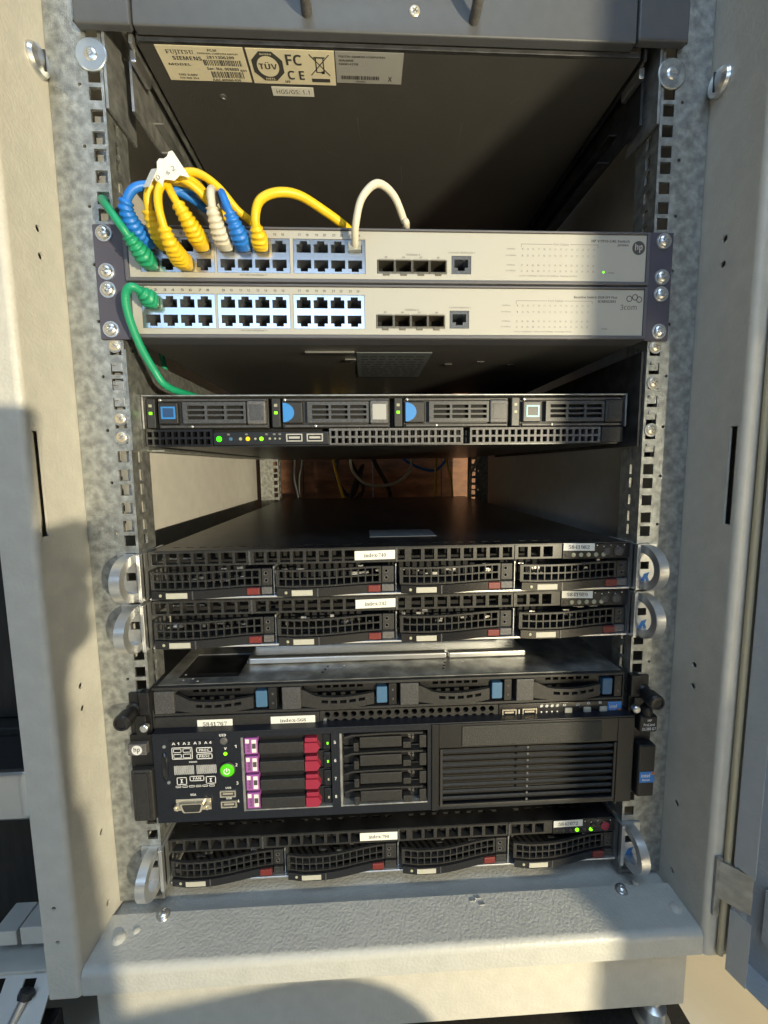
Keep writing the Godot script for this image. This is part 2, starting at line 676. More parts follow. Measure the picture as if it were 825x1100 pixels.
func _ready() -> void:
	rng.seed = 20
	# ---- camera
	var cam := Camera3D.new()
	cam.name = "camera"
	add_child(cam)
	cam.position = V(-26.41, -345.05, 369.2)
	cam.rotation = Vector3(deg_to_rad(-6.1182), deg_to_rad(-2.6332), deg_to_rad(-0.6373))
	cam.fov = rad_to_deg(2.0 * atan(550.0 / 445.95))
	cam.near = 0.005
	cam.far = 60.0
	cam.current = true
	# ---- the dim room all around
	var env := Environment.new()
	env.background_mode = Environment.BG_COLOR
	env.background_color = lin(0.026, 0.03, 0.037)
	env.background_energy_multiplier = 1.0
	env.tonemap_mode = Environment.TONE_MAPPER_LINEAR
	env.tonemap_exposure = 1.0
	env.sdfgi_enabled = true
	env.ssao_enabled = true
	env.ssil_enabled = true
	var we := WorldEnvironment.new()
	we.name = "world_environment"
	we.environment = env
	add_child(we)
	# ---- the warm lamp stands low, a metre and a half in front and to the right
	var lamp := OmniLight3D.new()
	lamp.name = "lamp_glow"
	lamp.position = V(800, -395, 1320)
	lamp.light_color = Color(1.0, 0.945, 0.80)
	lamp.light_energy = 4.0
	lamp.light_size = 0.014
	lamp.omni_range = 8.0
	lamp.omni_attenuation = 2.0
	lamp.shadow_enabled = true
	add_child(lamp)
	# ---- cool panel light in the ceiling in front of the cabinet
	var panel := AreaLight3D.new()
	panel.name = "ceiling_light"
	panel.area_size = Vector2(1.1, 1.1)
	add_child(panel)
	panel.look_at_from_position(V(-150, 1585, 1350), V(-150, -900, 1349), Vector3.RIGHT)
	panel.light_color = Color(0.72, 0.86, 1.0)
	panel.light_energy = 1.9
	panel.area_range = 12.0
	panel.area_attenuation = 2.0
	panel.shadow_enabled = true

	# ---- daylight from a low wide window behind the viewer, to the left
	var day := AreaLight3D.new()
	day.name = "window_daylight"
	day.area_size = Vector2(1.38, 0.66)
	add_child(day)
	day.look_at_from_position(V(-600, 440, 2290), V(-600, 440, 0))
	day.light_color = Color(0.68, 0.83, 1.0)
	day.light_energy = 0.8
	day.area_range = 12.0
	day.area_attenuation = 2.0
	day.shadow_enabled = true

	make_materials()
	build_surroundings()
	build_cabinet()
	build_door()
	build_lamp_and_window()
	build_console()
	build_switch(0)
	build_switch(1)
	build_bay_server()
	build_grid_server(-461.0, -417.0, "index-740", "5841982", "black rack server on top of the pair, white tag reads index-740", false)
	build_grid_server(-506.5, -462.5, "index-242", "5841989", "black rack server under the index-740 one, white tag reads index-242", false)
	build_lever_server()
	build_wide_server()
	build_grid_server(-743.0, -699.0, "index-794", "5842072", "lowest black rack server, two green lights lit, just above the cabinet sill", true)
	build_cables()
	build_small_things()
	build_photographer()


# ---------------------------------------------------------------- floor, back wall, clutter beside the cabinet
func build_surroundings() -> void:
	structure("floor", mb().box(-3000, 3000, -906, -900, -1800, 3000), M.floor_beige, 0, -900, 0)
	var w := thing("wall_board", "reddish brown wooden board seen through the open back of the cabinet", "board", 0, -900, -900)
	for k in 4:
		part(w, "plank", mb().bev(-420 + k * 210.0, -420 + k * 210.0 + 208.5, -900, 350, -918, -900, 1.0), M.brown_board)


# ---------------------------------------------------------------- cabinet
func rail_sheet(b: MB, side: float, z: float) -> void:
	# front flange with the square holes; u runs outwards from the centre line
	var us := [225.5, 227.8, 237.3, 242.6, 245.6, 267.5]
	var vs := [-757.0]
	for u in range(16, -3, -1):
		var t := -u * 44.45
		for hole in [38.1, 22.225, 6.35]:
			vs.append(t - hole - 4.76)
			vs.append(t - hole + 4.76)
		vs.append(t - 1.5)
		vs.append(t + 1.5)
	vs = vs.filter(func(a): return a >= -757.0)
	var cell := func(i: int, j: int) -> int:
		var mid: float = (vs[j] + vs[j + 1]) * 0.5
		var inu := fposmod(-mid, 44.45)
		if i == 1 and (absf(inu - 6.35) < 4.0 or absf(inu - 22.225) < 4.0 or absf(inu - 38.1) < 4.0):
			return 0
		if i == 3 and (inu < 1.0 or inu > 43.4):
			return 2
		return 1
	b.sheet(us, vs, cell, z - 2.0, z, Transform3D(Basis(Vector3(side, 0, 0), Vector3.UP, Vector3.BACK), Vector3.ZERO), 1.35)
	# return flange with smaller slots, running backwards
	var us2 := [2.0, 10.0, 16.0, 30.0]
	var cell2 := func(i: int, j: int) -> int:
		var mid: float = (vs[j] + vs[j + 1]) * 0.5
		var inu := fposmod(-mid, 44.45)
		return 0 if i == 1 and (absf(inu - 6.35) < 4.0 or absf(inu - 22.225) < 4.0 or absf(inu - 38.1) < 4.0) else 1
	b.sheet(us2, vs, cell2, 0.0, 2.0, Transform3D(Basis(Vector3(0, 0, -1), Vector3.UP, Vector3(side, 0, 0)), Vector3(side * 225.5, 0, z)))


func post(side: float) -> MB:
	# folded sheet: inner face at 268, rounded corner, front face at z 57, outer face at 295
	var b := mb()
	var zs := [0.0]
	var ys := [-781.0]
	var slot := [-394.2, -315.4]
	var holes := [-740.0, -668.5, -545.0, -525.0, -183.5, -164.0]
	var hole_z := {-740.0: 16.5, -668.5: 16.0, -545.0: 25.3, -525.0: 25.3, -183.5: 25.0, -164.0: 25.0}
	# inner face, split so that each hole sits in a square cell of its own
	zs = [0.0, 12.0, 20.0, 21.0, 29.0, 44.0, 50.3, 52.0]
	for h in holes:
		ys.append(h - 4.0)
		ys.append(h + 4.0)
	ys.append(slot[0])
	ys.append(slot[1])
	ys.append(140.0)
	ys.sort()
	var cell := func(i: int, j: int) -> int:
		var y: float = (ys[j] + ys[j + 1]) * 0.5
		if i == 5 and y > slot[0] and y < slot[1]:
			return 0
		for h in holes:
			if absf(y - h) < 0.5 and ((hole_z[h] < 20.0 and i == 1) or (hole_z[h] > 20.0 and i == 3)):
				return 2
		return 1
	b.sheet(zs, ys, cell, 0.0, 1.5, Transform3D(Basis(Vector3(0, 0, 1), Vector3.UP, Vector3(side, 0, 0)), Vector3(side * 268.0, 0, 0)), 2.6)
	# rounded corner
	var ring := []
	for k in 7:
		var a := k * PI / 12.0
		ring.append([Vector2(273.0 - 5.0 * cos(a), 52.0 + 5.0 * sin(a)), Vector2(-cos(a), sin(a))])
	for k in 6:
		var p: Array = ring[k]
		var q: Array = ring[k + 1]
		var np := Vector3(side * p[1].x, 0, p[1].y)
		var nq := Vector3(side * q[1].x, 0, q[1].y)
		b.quad4(Vector3(side * p[0].x, -781, p[0].y), Vector3(side * q[0].x, -781, q[0].y), Vector3(side * q[0].x, 140, q[0].y), Vector3(side * p[0].x, 140, p[0].y), np, nq, nq, np)
	# front face with two small drilled holes near the foot
	var fx := [273.0, 280.0, 286.0, 294.0]
	var fy := [-781.0, -731.0, -725.0, -700.0, -694.0, 140.0]
	b.sheet(fx, fy, func(i: int, j: int) -> int: return 2 if i == 1 and (j == 1 or j == 3) else 1, 55.5, 57.0, Transform3D(Basis(Vector3(side, 0, 0), Vector3.UP, Vector3.BACK), Vector3.ZERO), 1.7)
	b.bev(side * 293.5, side * 295.0, -781, 140, -700, 56.6, 0.7)
	b.box(side * 269.5, side * 294.0, -781, -779.6, -20, 55.4)
	b.box(side * 268.0, side * 270.0, -781, 140, -40, 0)
	return b


func build_cabinet() -> void:
	var c := thing("server_cabinet", "open light grey steel rack cabinet with galvanised mounting rails", "cabinet", 0, -900, -320)
	for s in [-1.0, 1.0]:
		part(c, "post", post(s), M.powder)
		part(c, "side_panel", mb().box(s * 284, s * 286, -781, 140, -690, -42), M.panel_white)
		var r := mb()
		rail_sheet(r, s, 0.0)
		part(c, "mounting_rail", r, M.galv)
		var rr := mb()
		rail_sheet(rr, s, 0.0)
		var back := part(c, "mounting_rail", rr, M.galv, "mounting rail at the back of the cabinet")
		back.position = Vector3(0, 0, -0.61)
	part(c, "roof", mb().box(-293, 293, 136, 139, -690, 54), M.powder)
	part(c, "bottom_panel", mb().box(-267.9, 267.9, -766, -763.5, -690, 11.9), M.powder_leather)
	# sill: top face, rounded nose, front face, lower return
	var b := mb()
	var xs := [-267.9, 267.9]
	b.box(-267.9, 267.9, -759.5, -758, 12, 50)
	b.box(-267.9, 267.9, -779, -759.5, 12, 13.5)
	for k in 8:
		var a0 := k * PI / 16.0
		var a1 := (k + 1) * PI / 16.0
		var p := Vector2(50 + 6.4 * sin(a0), -764.4 + 6.4 * cos(a0))
		var q := Vector2(50 + 6.4 * sin(a1), -764.4 + 6.4 * cos(a1))
		var np := Vector3(0, cos(a0), sin(a0))
		var nq := Vector3(0, cos(a1), sin(a1))
		b.quad4(Vector3(-267.9, p.y, p.x), Vector3(267.9, p.y, p.x), Vector3(267.9, q.y, q.x), Vector3(-267.9, q.y, q.x), np, np, nq, nq)
	b.box(-267.9, 267.9, -780.5, -764.4, 55.0, 56.4)
	b.box(-267.9, 267.9, -780.5, -779.2, 14, 55.0)
	part(c, "sill", b, M.powder_leather)
	part(c, "plinth", mb().bev(-270, 270, -857, -781.2, -660, 40, 2.0), M.powder)
	for s in [-1.0, 1.0]:
		var f := mb().lathe(Vector3(s * 252, -900, 22), Vector3.UP, [[0, 0], [17, 0], [17, 5], [13, 9], [12, 22], [7, 25], [7, 43]], 20)
		part(c, "foot", f, M.alu, "levelling foot under the plinth")
	# big slotted bolts through the posts, and the sill screws
	for s in [-1.0, 1.0]:
		var bolt := mb().lathe(Vector3(s * 268, -37.8, 11), Vector3(-s, 0, 0), [[10.5, 0], [10.4, 1.6], [9.4, 4.0], [6.6, 6.0], [0, 7.0]], 20)
		var o := part(c, "bolt", bolt, M.zinc)
		part(o, "bolt_slot", mb().box(s * 260.9, s * 264.0, -45, -30.5, 10.5, 11.5), M.rail_dark)
	for sx in [[-219.8, 15.0], [217.5, 16.4]]:
		var up := Basis(Vector3.RIGHT, -PI / 2.0)
		part(c, "stud", mb().lathe(Vector3(sx[0], -758, sx[1]), Vector3.UP, [[6.0, 0], [5.6, 1.0], [4.4, 1.2], [4.2, 3.0]], 18), M.zinc)
		screw(c, sx[0], -755.2, sx[1], 4.3, M.zinc, false, up)
	# weld blobs and a chip of coating on the sill
	for w in [[-250.0, 33.0, 6.0], [-238.0, 27.0, 3.4], [258.0, 36.0, 5.5], [236.0, 10.0, 3.0]]:
		part(c, "weld_bead", mb().lathe(Vector3(w[0], -758.2, w[1]), Vector3(0.1, 1, 0.15), [[w[2], 0], [w[2] * 0.8, w[2] * 0.2], [w[2] * 0.4, w[2] * 0.36], [0, w[2] * 0.4]], 12), M.powder)
	for d in [[68.0, 17.0], [76.0, 21.0], [73.0, 15.0]]:
		part(c, "coating_chip", mb().bev(d[0], d[0] + 5.5, -757.9, -757.2, d[1], d[1] + 2.2, 0.3), M.alu_bright)
	# mounting hardware in the rail holes: fixing plates behind the left holes, screws, washers and clips
	for s in [-1.0, 1.0]:
		var pl := mb().bev(s * 226.5, s * 240, -402 if s < 0 else -345, -243, -11.0, -9.0, 0.4)
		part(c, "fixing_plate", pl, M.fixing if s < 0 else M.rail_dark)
		var rows: Array = [-241.5, -301.5, -317.0] if s < 0 else [-241.5, -272.5, -314.0]
		for y in rows:
			var nut := part(c, "washer", mb().lathe(Vector3(s * 232.55, y, 0.1), Vector3.BACK, [[0, 0], [6.0, 0], [6.0, 0.8], [3.6, 0.9], [0, 0.9]], 20), M.galv_plain)
			nut.set_meta("label", "flat washer under a rail screw")
			screw(c, s * 232.55, y, 0.9, 4.4, M.nickel, true)
		var clips: Array = [-258.0, -274.5, -287.0] if s < 0 else [-257.5, -286.5, -300.5, -329.5]
		for y in clips:
			part(c, "cage_nut", mb().bev(s * 232.55 - 4.4, s * 232.55 + 4.4, y - 4.4, y + 4.4, -2.2, -0.4, 0.5).bev(s * 232.55 - 3.6, s * 232.55 - 0.2, y + 0.6, y + 3.0, -0.4, 1.2, 0.3), M.galv_plain if s < 0 else M.galv)
	part(c, "fixing_plate", mb().bev(-240, -226.5, -146, -60, -11.0, -9.0, 0.4), M.fixing, "bracket plate behind the upper left rail holes")
	# top washer screws beside the console
	for s in [-1.0, 1.0]:
		part(c, "washer", mb().lathe(Vector3(s * 233, -24, 0.1), Vector3.BACK, [[0, 0], [12.0, 0], [12.0, 1.2], [11.2, 1.7], [0, 1.7]], 24), M.zinc_blue if s < 0 else M.galv)
		screw(c, s * 233, -24, 1.7, 5.0, M.zinc, true)


func build_door() -> void:
	# opened 108 degrees: u runs from the hinge along the door, w is the depth into the tray behind its lip
	var t := deg_to_rad(18.0)
	var along := Vector3(sin(t), 0, cos(t))
	var out := Vector3(cos(t), 0, -sin(t))
	var at := Transform3D(Basis(along, Vector3.UP, out), Vector3(280.5, 0, 66.0))
	var d := thing("cabinet_door", "opened grey steel cabinet door at the right edge", "door", 280.5, -783, 66.0)
	# lip, hinge-side wall, recessed panel with a window opening, free-side wall
	var b := mb()
	b.sheet([0.0, 15.0], [-783.0, -724.0, -682.0, 130.0], func(_i, j): return 0 if j == 1 else 1, 0.0, 1.3, at)
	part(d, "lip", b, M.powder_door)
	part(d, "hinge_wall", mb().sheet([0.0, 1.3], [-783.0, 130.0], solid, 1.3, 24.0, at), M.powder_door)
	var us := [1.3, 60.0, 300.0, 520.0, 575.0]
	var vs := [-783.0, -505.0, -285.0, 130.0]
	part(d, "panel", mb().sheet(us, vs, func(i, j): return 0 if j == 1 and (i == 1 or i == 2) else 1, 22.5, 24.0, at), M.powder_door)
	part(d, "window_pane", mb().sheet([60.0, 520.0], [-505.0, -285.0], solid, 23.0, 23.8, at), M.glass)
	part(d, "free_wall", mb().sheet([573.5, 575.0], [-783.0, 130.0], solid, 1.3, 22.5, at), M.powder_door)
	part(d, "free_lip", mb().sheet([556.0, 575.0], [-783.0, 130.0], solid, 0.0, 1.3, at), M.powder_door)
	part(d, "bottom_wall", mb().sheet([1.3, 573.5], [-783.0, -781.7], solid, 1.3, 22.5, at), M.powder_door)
	# bent hinge plate from the post into the door, with its welded tab
	var h := mb().bev(271.5, 277.0, -738, -682, 57.1, 60.0, 0.5)
	h.strap([Vector2(275, 59.0), Vector2(278, 62), Vector2(284, 69.0), Vector2(290, 75)], 2.4, -720, -685, Transform3D(Basis(Vector3.RIGHT, Vector3(0, 0, 1), Vector3(0, 1, 0)), Vector3.ZERO))
	part(d, "hinge", h, M.galv_plain)
	part(d, "hinge_tab", mb().sheet([15.0, 42.0], [-745.0, -698.0], solid, 17.0, 22.0, at), M.powder_door)
	part(d, "gasket", mb().bev(277.6, 284.0, -778, 128, 57.1, 62.4, 2.4), M.gasket)


func build_lamp_and_window() -> void:
	var l := thing("work_lamp", "bare bulb work lamp on a stand, to the right behind the viewer", "lamp", 800, -900, 1320)
	part(l, "bulb", mb().lathe(Vector3(800, -409, 1320), Vector3.UP, [[0, 0], [9, 2], [14, 9], [14, 18], [9, 26], [0, 28]], 16), M.lamp_bulb)
	part(l, "socket", mb().cyl(Vector3(800, -450, 1320), Vector3(800, -410, 1320), 8, 16, 1), M.dark_plastic)
	part(l, "pole", mb().cyl(Vector3(800, -890, 1320), Vector3(800, -450, 1320), 5, 12), M.dark_plastic)
	part(l, "base", mb().cyl(Vector3(800, -900, 1320), Vector3(800, -885, 1320), 70, 24, 3), M.dark_plastic)
	var w := thing("window", "wide low window with a pale frame behind the viewer", "window", -600, 100, 2310)
	part(w, "frame", mb().bev(-1330, 130, 70, 100, 2290, 2330, 3).bev(-1330, 130, 780, 810, 2290, 2330, 3).bev(-1330, -1300, 100, 780, 2290, 2330, 3).bev(100, 130, 100, 780, 2290, 2330, 3), M.powder)
	part(w, "window_pane", mb().box(-1300, 100, 100, 780, 2296, 2300), M.lamp_panel)
	var p := thing("ceiling_panel_light", "square cool white light panel overhead in front of the cabinet", "ceiling light", -150, 1590, 1350)
	part(p, "frame", mb().bev(-720, 420, 1592, 1630, 780, 1920, 4), M.powder)
	part(p, "diffuser", mb().box(-700, 400, 1589, 1592, 800, 1900), M.lamp_panel)


# ---------------------------------------------------------------- rack console in the top slot
func build_console() -> void:
	var c := thing("rack_console", "dark grey drawer in the top slot with rating stickers on its underside", "rack drawer", 0, -12, -200)
	part(c, "tray", mb().bev(-200, 208, -12, 60, -430, -1.5, 1.2), M.black_sheet)
	part(c, "front_edge", mb().bev(-198, 206, -12.6, -9.5, -1.4, 0.6, 0.6), M.rail_dark)
	part(c, "bezel", mb().bev(-197.6, 197.8, -8.5, 78, -1.0, 8, 1.6), M.console_grey)
	for s in [-1.0, 1.0]:
		part(c, "bezel_end", mb().bev(s * 198.4, s * 241, -8.5 if s < 0 else -6.5, 78, 0.3, 8.4, 2.0), M.console_grey)
	# carrying handle: two feet and a bar above the frame edge
	var pts := curve([Vector3(-65, 4, 8), Vector3(-65, 6, 22), Vector3(-64, 14, 36), Vector3(-58, 22, 42), Vector3(0, 24, 43), Vector3(58, 22, 42), Vector3(64, 14, 36), Vector3(65, 5, 22), Vector3(65, 3, 8)], 6)
	part(c, "handle", mb().tube(pts, same(4.2, pts.size()), 14), M.mid_grey)
	screw(c, 18.4, 8.0, 8.0, 4.2, M.nickel, true)
	screw(c, -147.6, -12.0, -48, 3.0, M.zinc, true, Basis(Vector3.RIGHT, PI / 2.0))
	for q in [[-28.0, -66.0, -25.0, -92.0], [74.0, -70.0, 77.0, -104.0], [-96.0, -150.0, -90.0, -164.0], [120.0, -40.0, 112.0, -48.0], [20.0, -130.0, 24.0, -170.0], [-60.0, -110.0, -48.0, -116.0]]:
		var a := Vector3(q[0], -12.06, q[1])
		var e := Vector3(q[2], -12.06, q[3])
		var o := (e - a).cross(Vector3.UP).normalized() * 0.22
		var sc := mb()
		sc.quad(a - o, a + o, e + o * 0.3, e - o * 0.3, Vector3.DOWN)
		part(c, "scratch", sc, M.scratch)
	# slide rails either side
	for s in [-1.0, 1.0]:
		var x := -211.0 if s < 0 else 218.0
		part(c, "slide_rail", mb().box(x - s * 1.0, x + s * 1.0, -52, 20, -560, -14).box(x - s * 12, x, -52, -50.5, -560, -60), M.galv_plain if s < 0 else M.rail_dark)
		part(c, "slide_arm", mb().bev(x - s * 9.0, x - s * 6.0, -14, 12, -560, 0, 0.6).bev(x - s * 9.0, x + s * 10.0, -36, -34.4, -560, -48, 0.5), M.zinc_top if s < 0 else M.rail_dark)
		part(c, "slide_clip", mb().bev(x - s * 8.5, x - s * 3.0, -22, -12, -32, -6, 1.5), M.zinc)
		part(c, "bracket_ear", mb().bev(s * 222, s * 224.5, -62, 16, -40, 1.5, 0.5), M.galv_plain)
	# stickers on the underside; their up side points to the front
	var R := Vector3.RIGHT
	var U := Vector3.BACK
	var sans := font()
	var st := part(c, "sticker", mb().bev(-186.6, -118, -12.35, -12.0, -32.6, -2.6, 0.1), M.paper_cream, "cream rating sticker with two bar codes")
	var w := mb()
	w.words("FUJITSU", Vector3(-169, -12.45, -8.0), 22, 4.2, font(true), R, U).words("SIEMENS", Vector3(-165, -12.45, -12.6), 23, 3.2, sans, R, U)
	w.words("PCM", Vector3(-143, -12.45, -5.5), 7, 2.0, sans, R, U).words("MODEL", Vector3(-173, -12.45, -18), 18, 2.0, sans, R, U).words("100-240V", Vector3(-170, -12.45, -27), 16, 1.8, sans, R, U).words("50-60 Hz", Vector3(-170, -12.45, -30), 16, 1.6, sans, R, U)
	w.words("2811306209", Vector3(-138, -12.45, -11.2), 22, 2.4, sans, R, U).words("Ser. No. 008880", Vector3(-139, -12.45, -21), 26, 2.4, sans, R, U).words("651", Vector3(-122.5, -12.45, -22), 5, 2.0, sans, R, U).words("AAC40966400", Vector3(-139, -12.45, -31), 24, 2.2, sans, R, U)
	w.words("PERSONAL COMPUTER DISPLAY", Vector3(-139, -12.45, -8.2), 32, 1.3, sans, R, U)
	for row in [[-153.0, -122.0, -18.3, -13.4], [-150.0, -124.0, -29.0, -23.4]]:
		var x: float = row[0]
		while x < row[1]:
			var t := rng.randf_range(0.25, 1.0)
			w.quad(Vector3(x, -12.45, row[2]), Vector3(x + t, -12.45, row[2]), Vector3(x + t, -12.45, row[3]), Vector3(x, -12.45, row[3]), Vector3.DOWN)
			x += t + rng.randf_range(0.3, 0.9)
	part(st, "print", w, M.print_dark)
	st = part(c, "sticker", mb().bev(-116, -45.6, -12.35, -12.0, -33.2, -2.8, 0.1), M.paper_cream, "cream approval sticker with octagonal test mark")
	w = mb()
	var oct := PackedVector2Array()
	for k in 8:
		oct.append(Vector2(cos(k * PI / 4 + PI / 8), sin(k * PI / 4 + PI / 8)) * 13.6)
	var under := Transform3D(Basis(Vector3.RIGHT, Vector3.BACK, Vector3.DOWN), Vector3(-101, -12.4, -17.5))
	w.prism(oct, 0.0, 0.06, under)
	var mark := part(st, "test_mark", w, M.print_dark)
	w = mb().lathe(Vector3(-101, -12.45, -17.5), Vector3.DOWN, [[0, 0.08], [9.0, 0.08]], 28)
	w.words("NRTL", Vector3(-101, -12.6, -28.2), 8, 1.7, sans, R, U).words("BAYERN", Vector3(-101, -12.6, -7.0), 9, 1.4, sans, R, U)
	part(mark, "print", w, M.paper_cream)
	w = mb().words("TÜV", Vector3(-101, -12.62, -16.6), 15, 6.2, sans, R, U)
	w.words("FC", Vector3(-79, -12.5, -11.2), 13, 9.0, sans, R, U).words("C E", Vector3(-79, -12.5, -24.5), 14, 8.0, sans, R, U).words("US", Vector3(-87, -12.5, -30.5), 4, 2.2, sans, R, U)
	# crossed-out bin
	for p in [[-66, -6, -50, -24], [-50, -6, -66, -24]]:
		var a := Vector3(p[0], -12.5, p[1])
		var e := Vector3(p[2], -12.5, p[3])
		var o := (e - a).cross(Vector3.UP).normalized() * 0.4
		w.quad(a - o, a + o, e + o, e - o, Vector3.DOWN)
	for q in [[-62.5, -53.5, -9.2, -8.0], [-61.5, -60.6, -21.0, -9.0], [-55.4, -54.5, -21.0, -9.0], [-61.5, -54.5, -21.6, -20.8], [-66, -50.5, -30.2, -27.0], [-57.0, -54.6, -22.6, -20.2]]:
		w.quad(Vector3(q[0], -12.5, q[2]), Vector3(q[1], -12.5, q[2]), Vector3(q[1], -12.5, q[3]), Vector3(q[0], -12.5, q[3]), Vector3.DOWN)
	part(st, "print", w, M.print_dark)
	st = part(c, "sticker", mb().bev(-44.7, 11, -12.3, -12.0, -30.4, -2.8, 0.1), M.paper_grey, "grey asset sticker with one bar code")
	w = mb().words("FUJITSU SIEMENS COMPUTERS", Vector3(-23, -12.42, -7.0), 38, 2.0, sans, R, U).words("WORLDWIDE", Vector3(-36, -12.42, -10.2), 12, 1.7, sans, R, U).words("S26361-F2735", Vector3(-34, -12.42, -13.2), 16, 1.7, sans, R, U).words("04520072", Vector3(-24, -12.42, -28.6), 8, 1.3, sans, R, U)
	var x2 := -41.0
	while x2 < -9.0:
		var t := rng.randf_range(0.3, 1.0)
		w.quad(Vector3(x2, -12.42, -26.8), Vector3(x2 + t, -12.42, -26.8), Vector3(x2 + t, -12.42, -23.4), Vector3(x2, -12.42, -23.4), Vector3.DOWN)
		x2 += t + rng.randf_range(0.25, 0.7)
	w.words("X", Vector3(1, -12.42, -25.5), 3.4, 4.2, sans, R, U)
	part(st, "print", w, M.print_dark)
	st = part(c, "sticker", mb().bev(-102.5, -66, -12.35, -12.0, -45, -36.1, 0.1), M.paper, "small white sticker reading HGS/GS: 1.1")
	part(st, "print", mb().words("HGS/GS: 1.1", Vector3(-84.2, -12.45, -40.6), 29, 4.0, font(false, false), R, U), M.print_dark)


# ---------------------------------------------------------------- network switches
func opening(xs: Array, ys: Array, rects: Array) -> Callable:
	return func(i: int, j: int) -> int:
		var x: float = (xs[i] + xs[i + 1]) * 0.5
		var y: float = (ys[j] + ys[j + 1]) * 0.5
		for r in rects:
			if x > r[0] and x < r[1] and y > r[2] and y < r[3]:
				return 0
		return 1


func lines(a: float, b: float, rects: Array, k: int) -> Array:
	var s := {a: true, b: true}
	for r in rects:
		for q in [r[k], r[k + 1]]:
			if q > a and q < b:
				s[q] = true
	var o: Array = s.keys()
	o.sort()
	return o


func jack(x: float, y: float, up: bool) -> Array:
	# the T-shaped mouth of a socket as two rectangles
	var s := 1.0 if up else -1.0
	var a := [x - 5.8, x + 5.8, minf(y - s * 4.2, y + s * 2.4), maxf(y - s * 4.2, y + s * 2.4)]
	var b := [x - 3.0, x + 3.0, minf(y + s * 2.3, y + s * 4.8), maxf(y + s * 2.3, y + s * 4.8)]
	return [a, b]


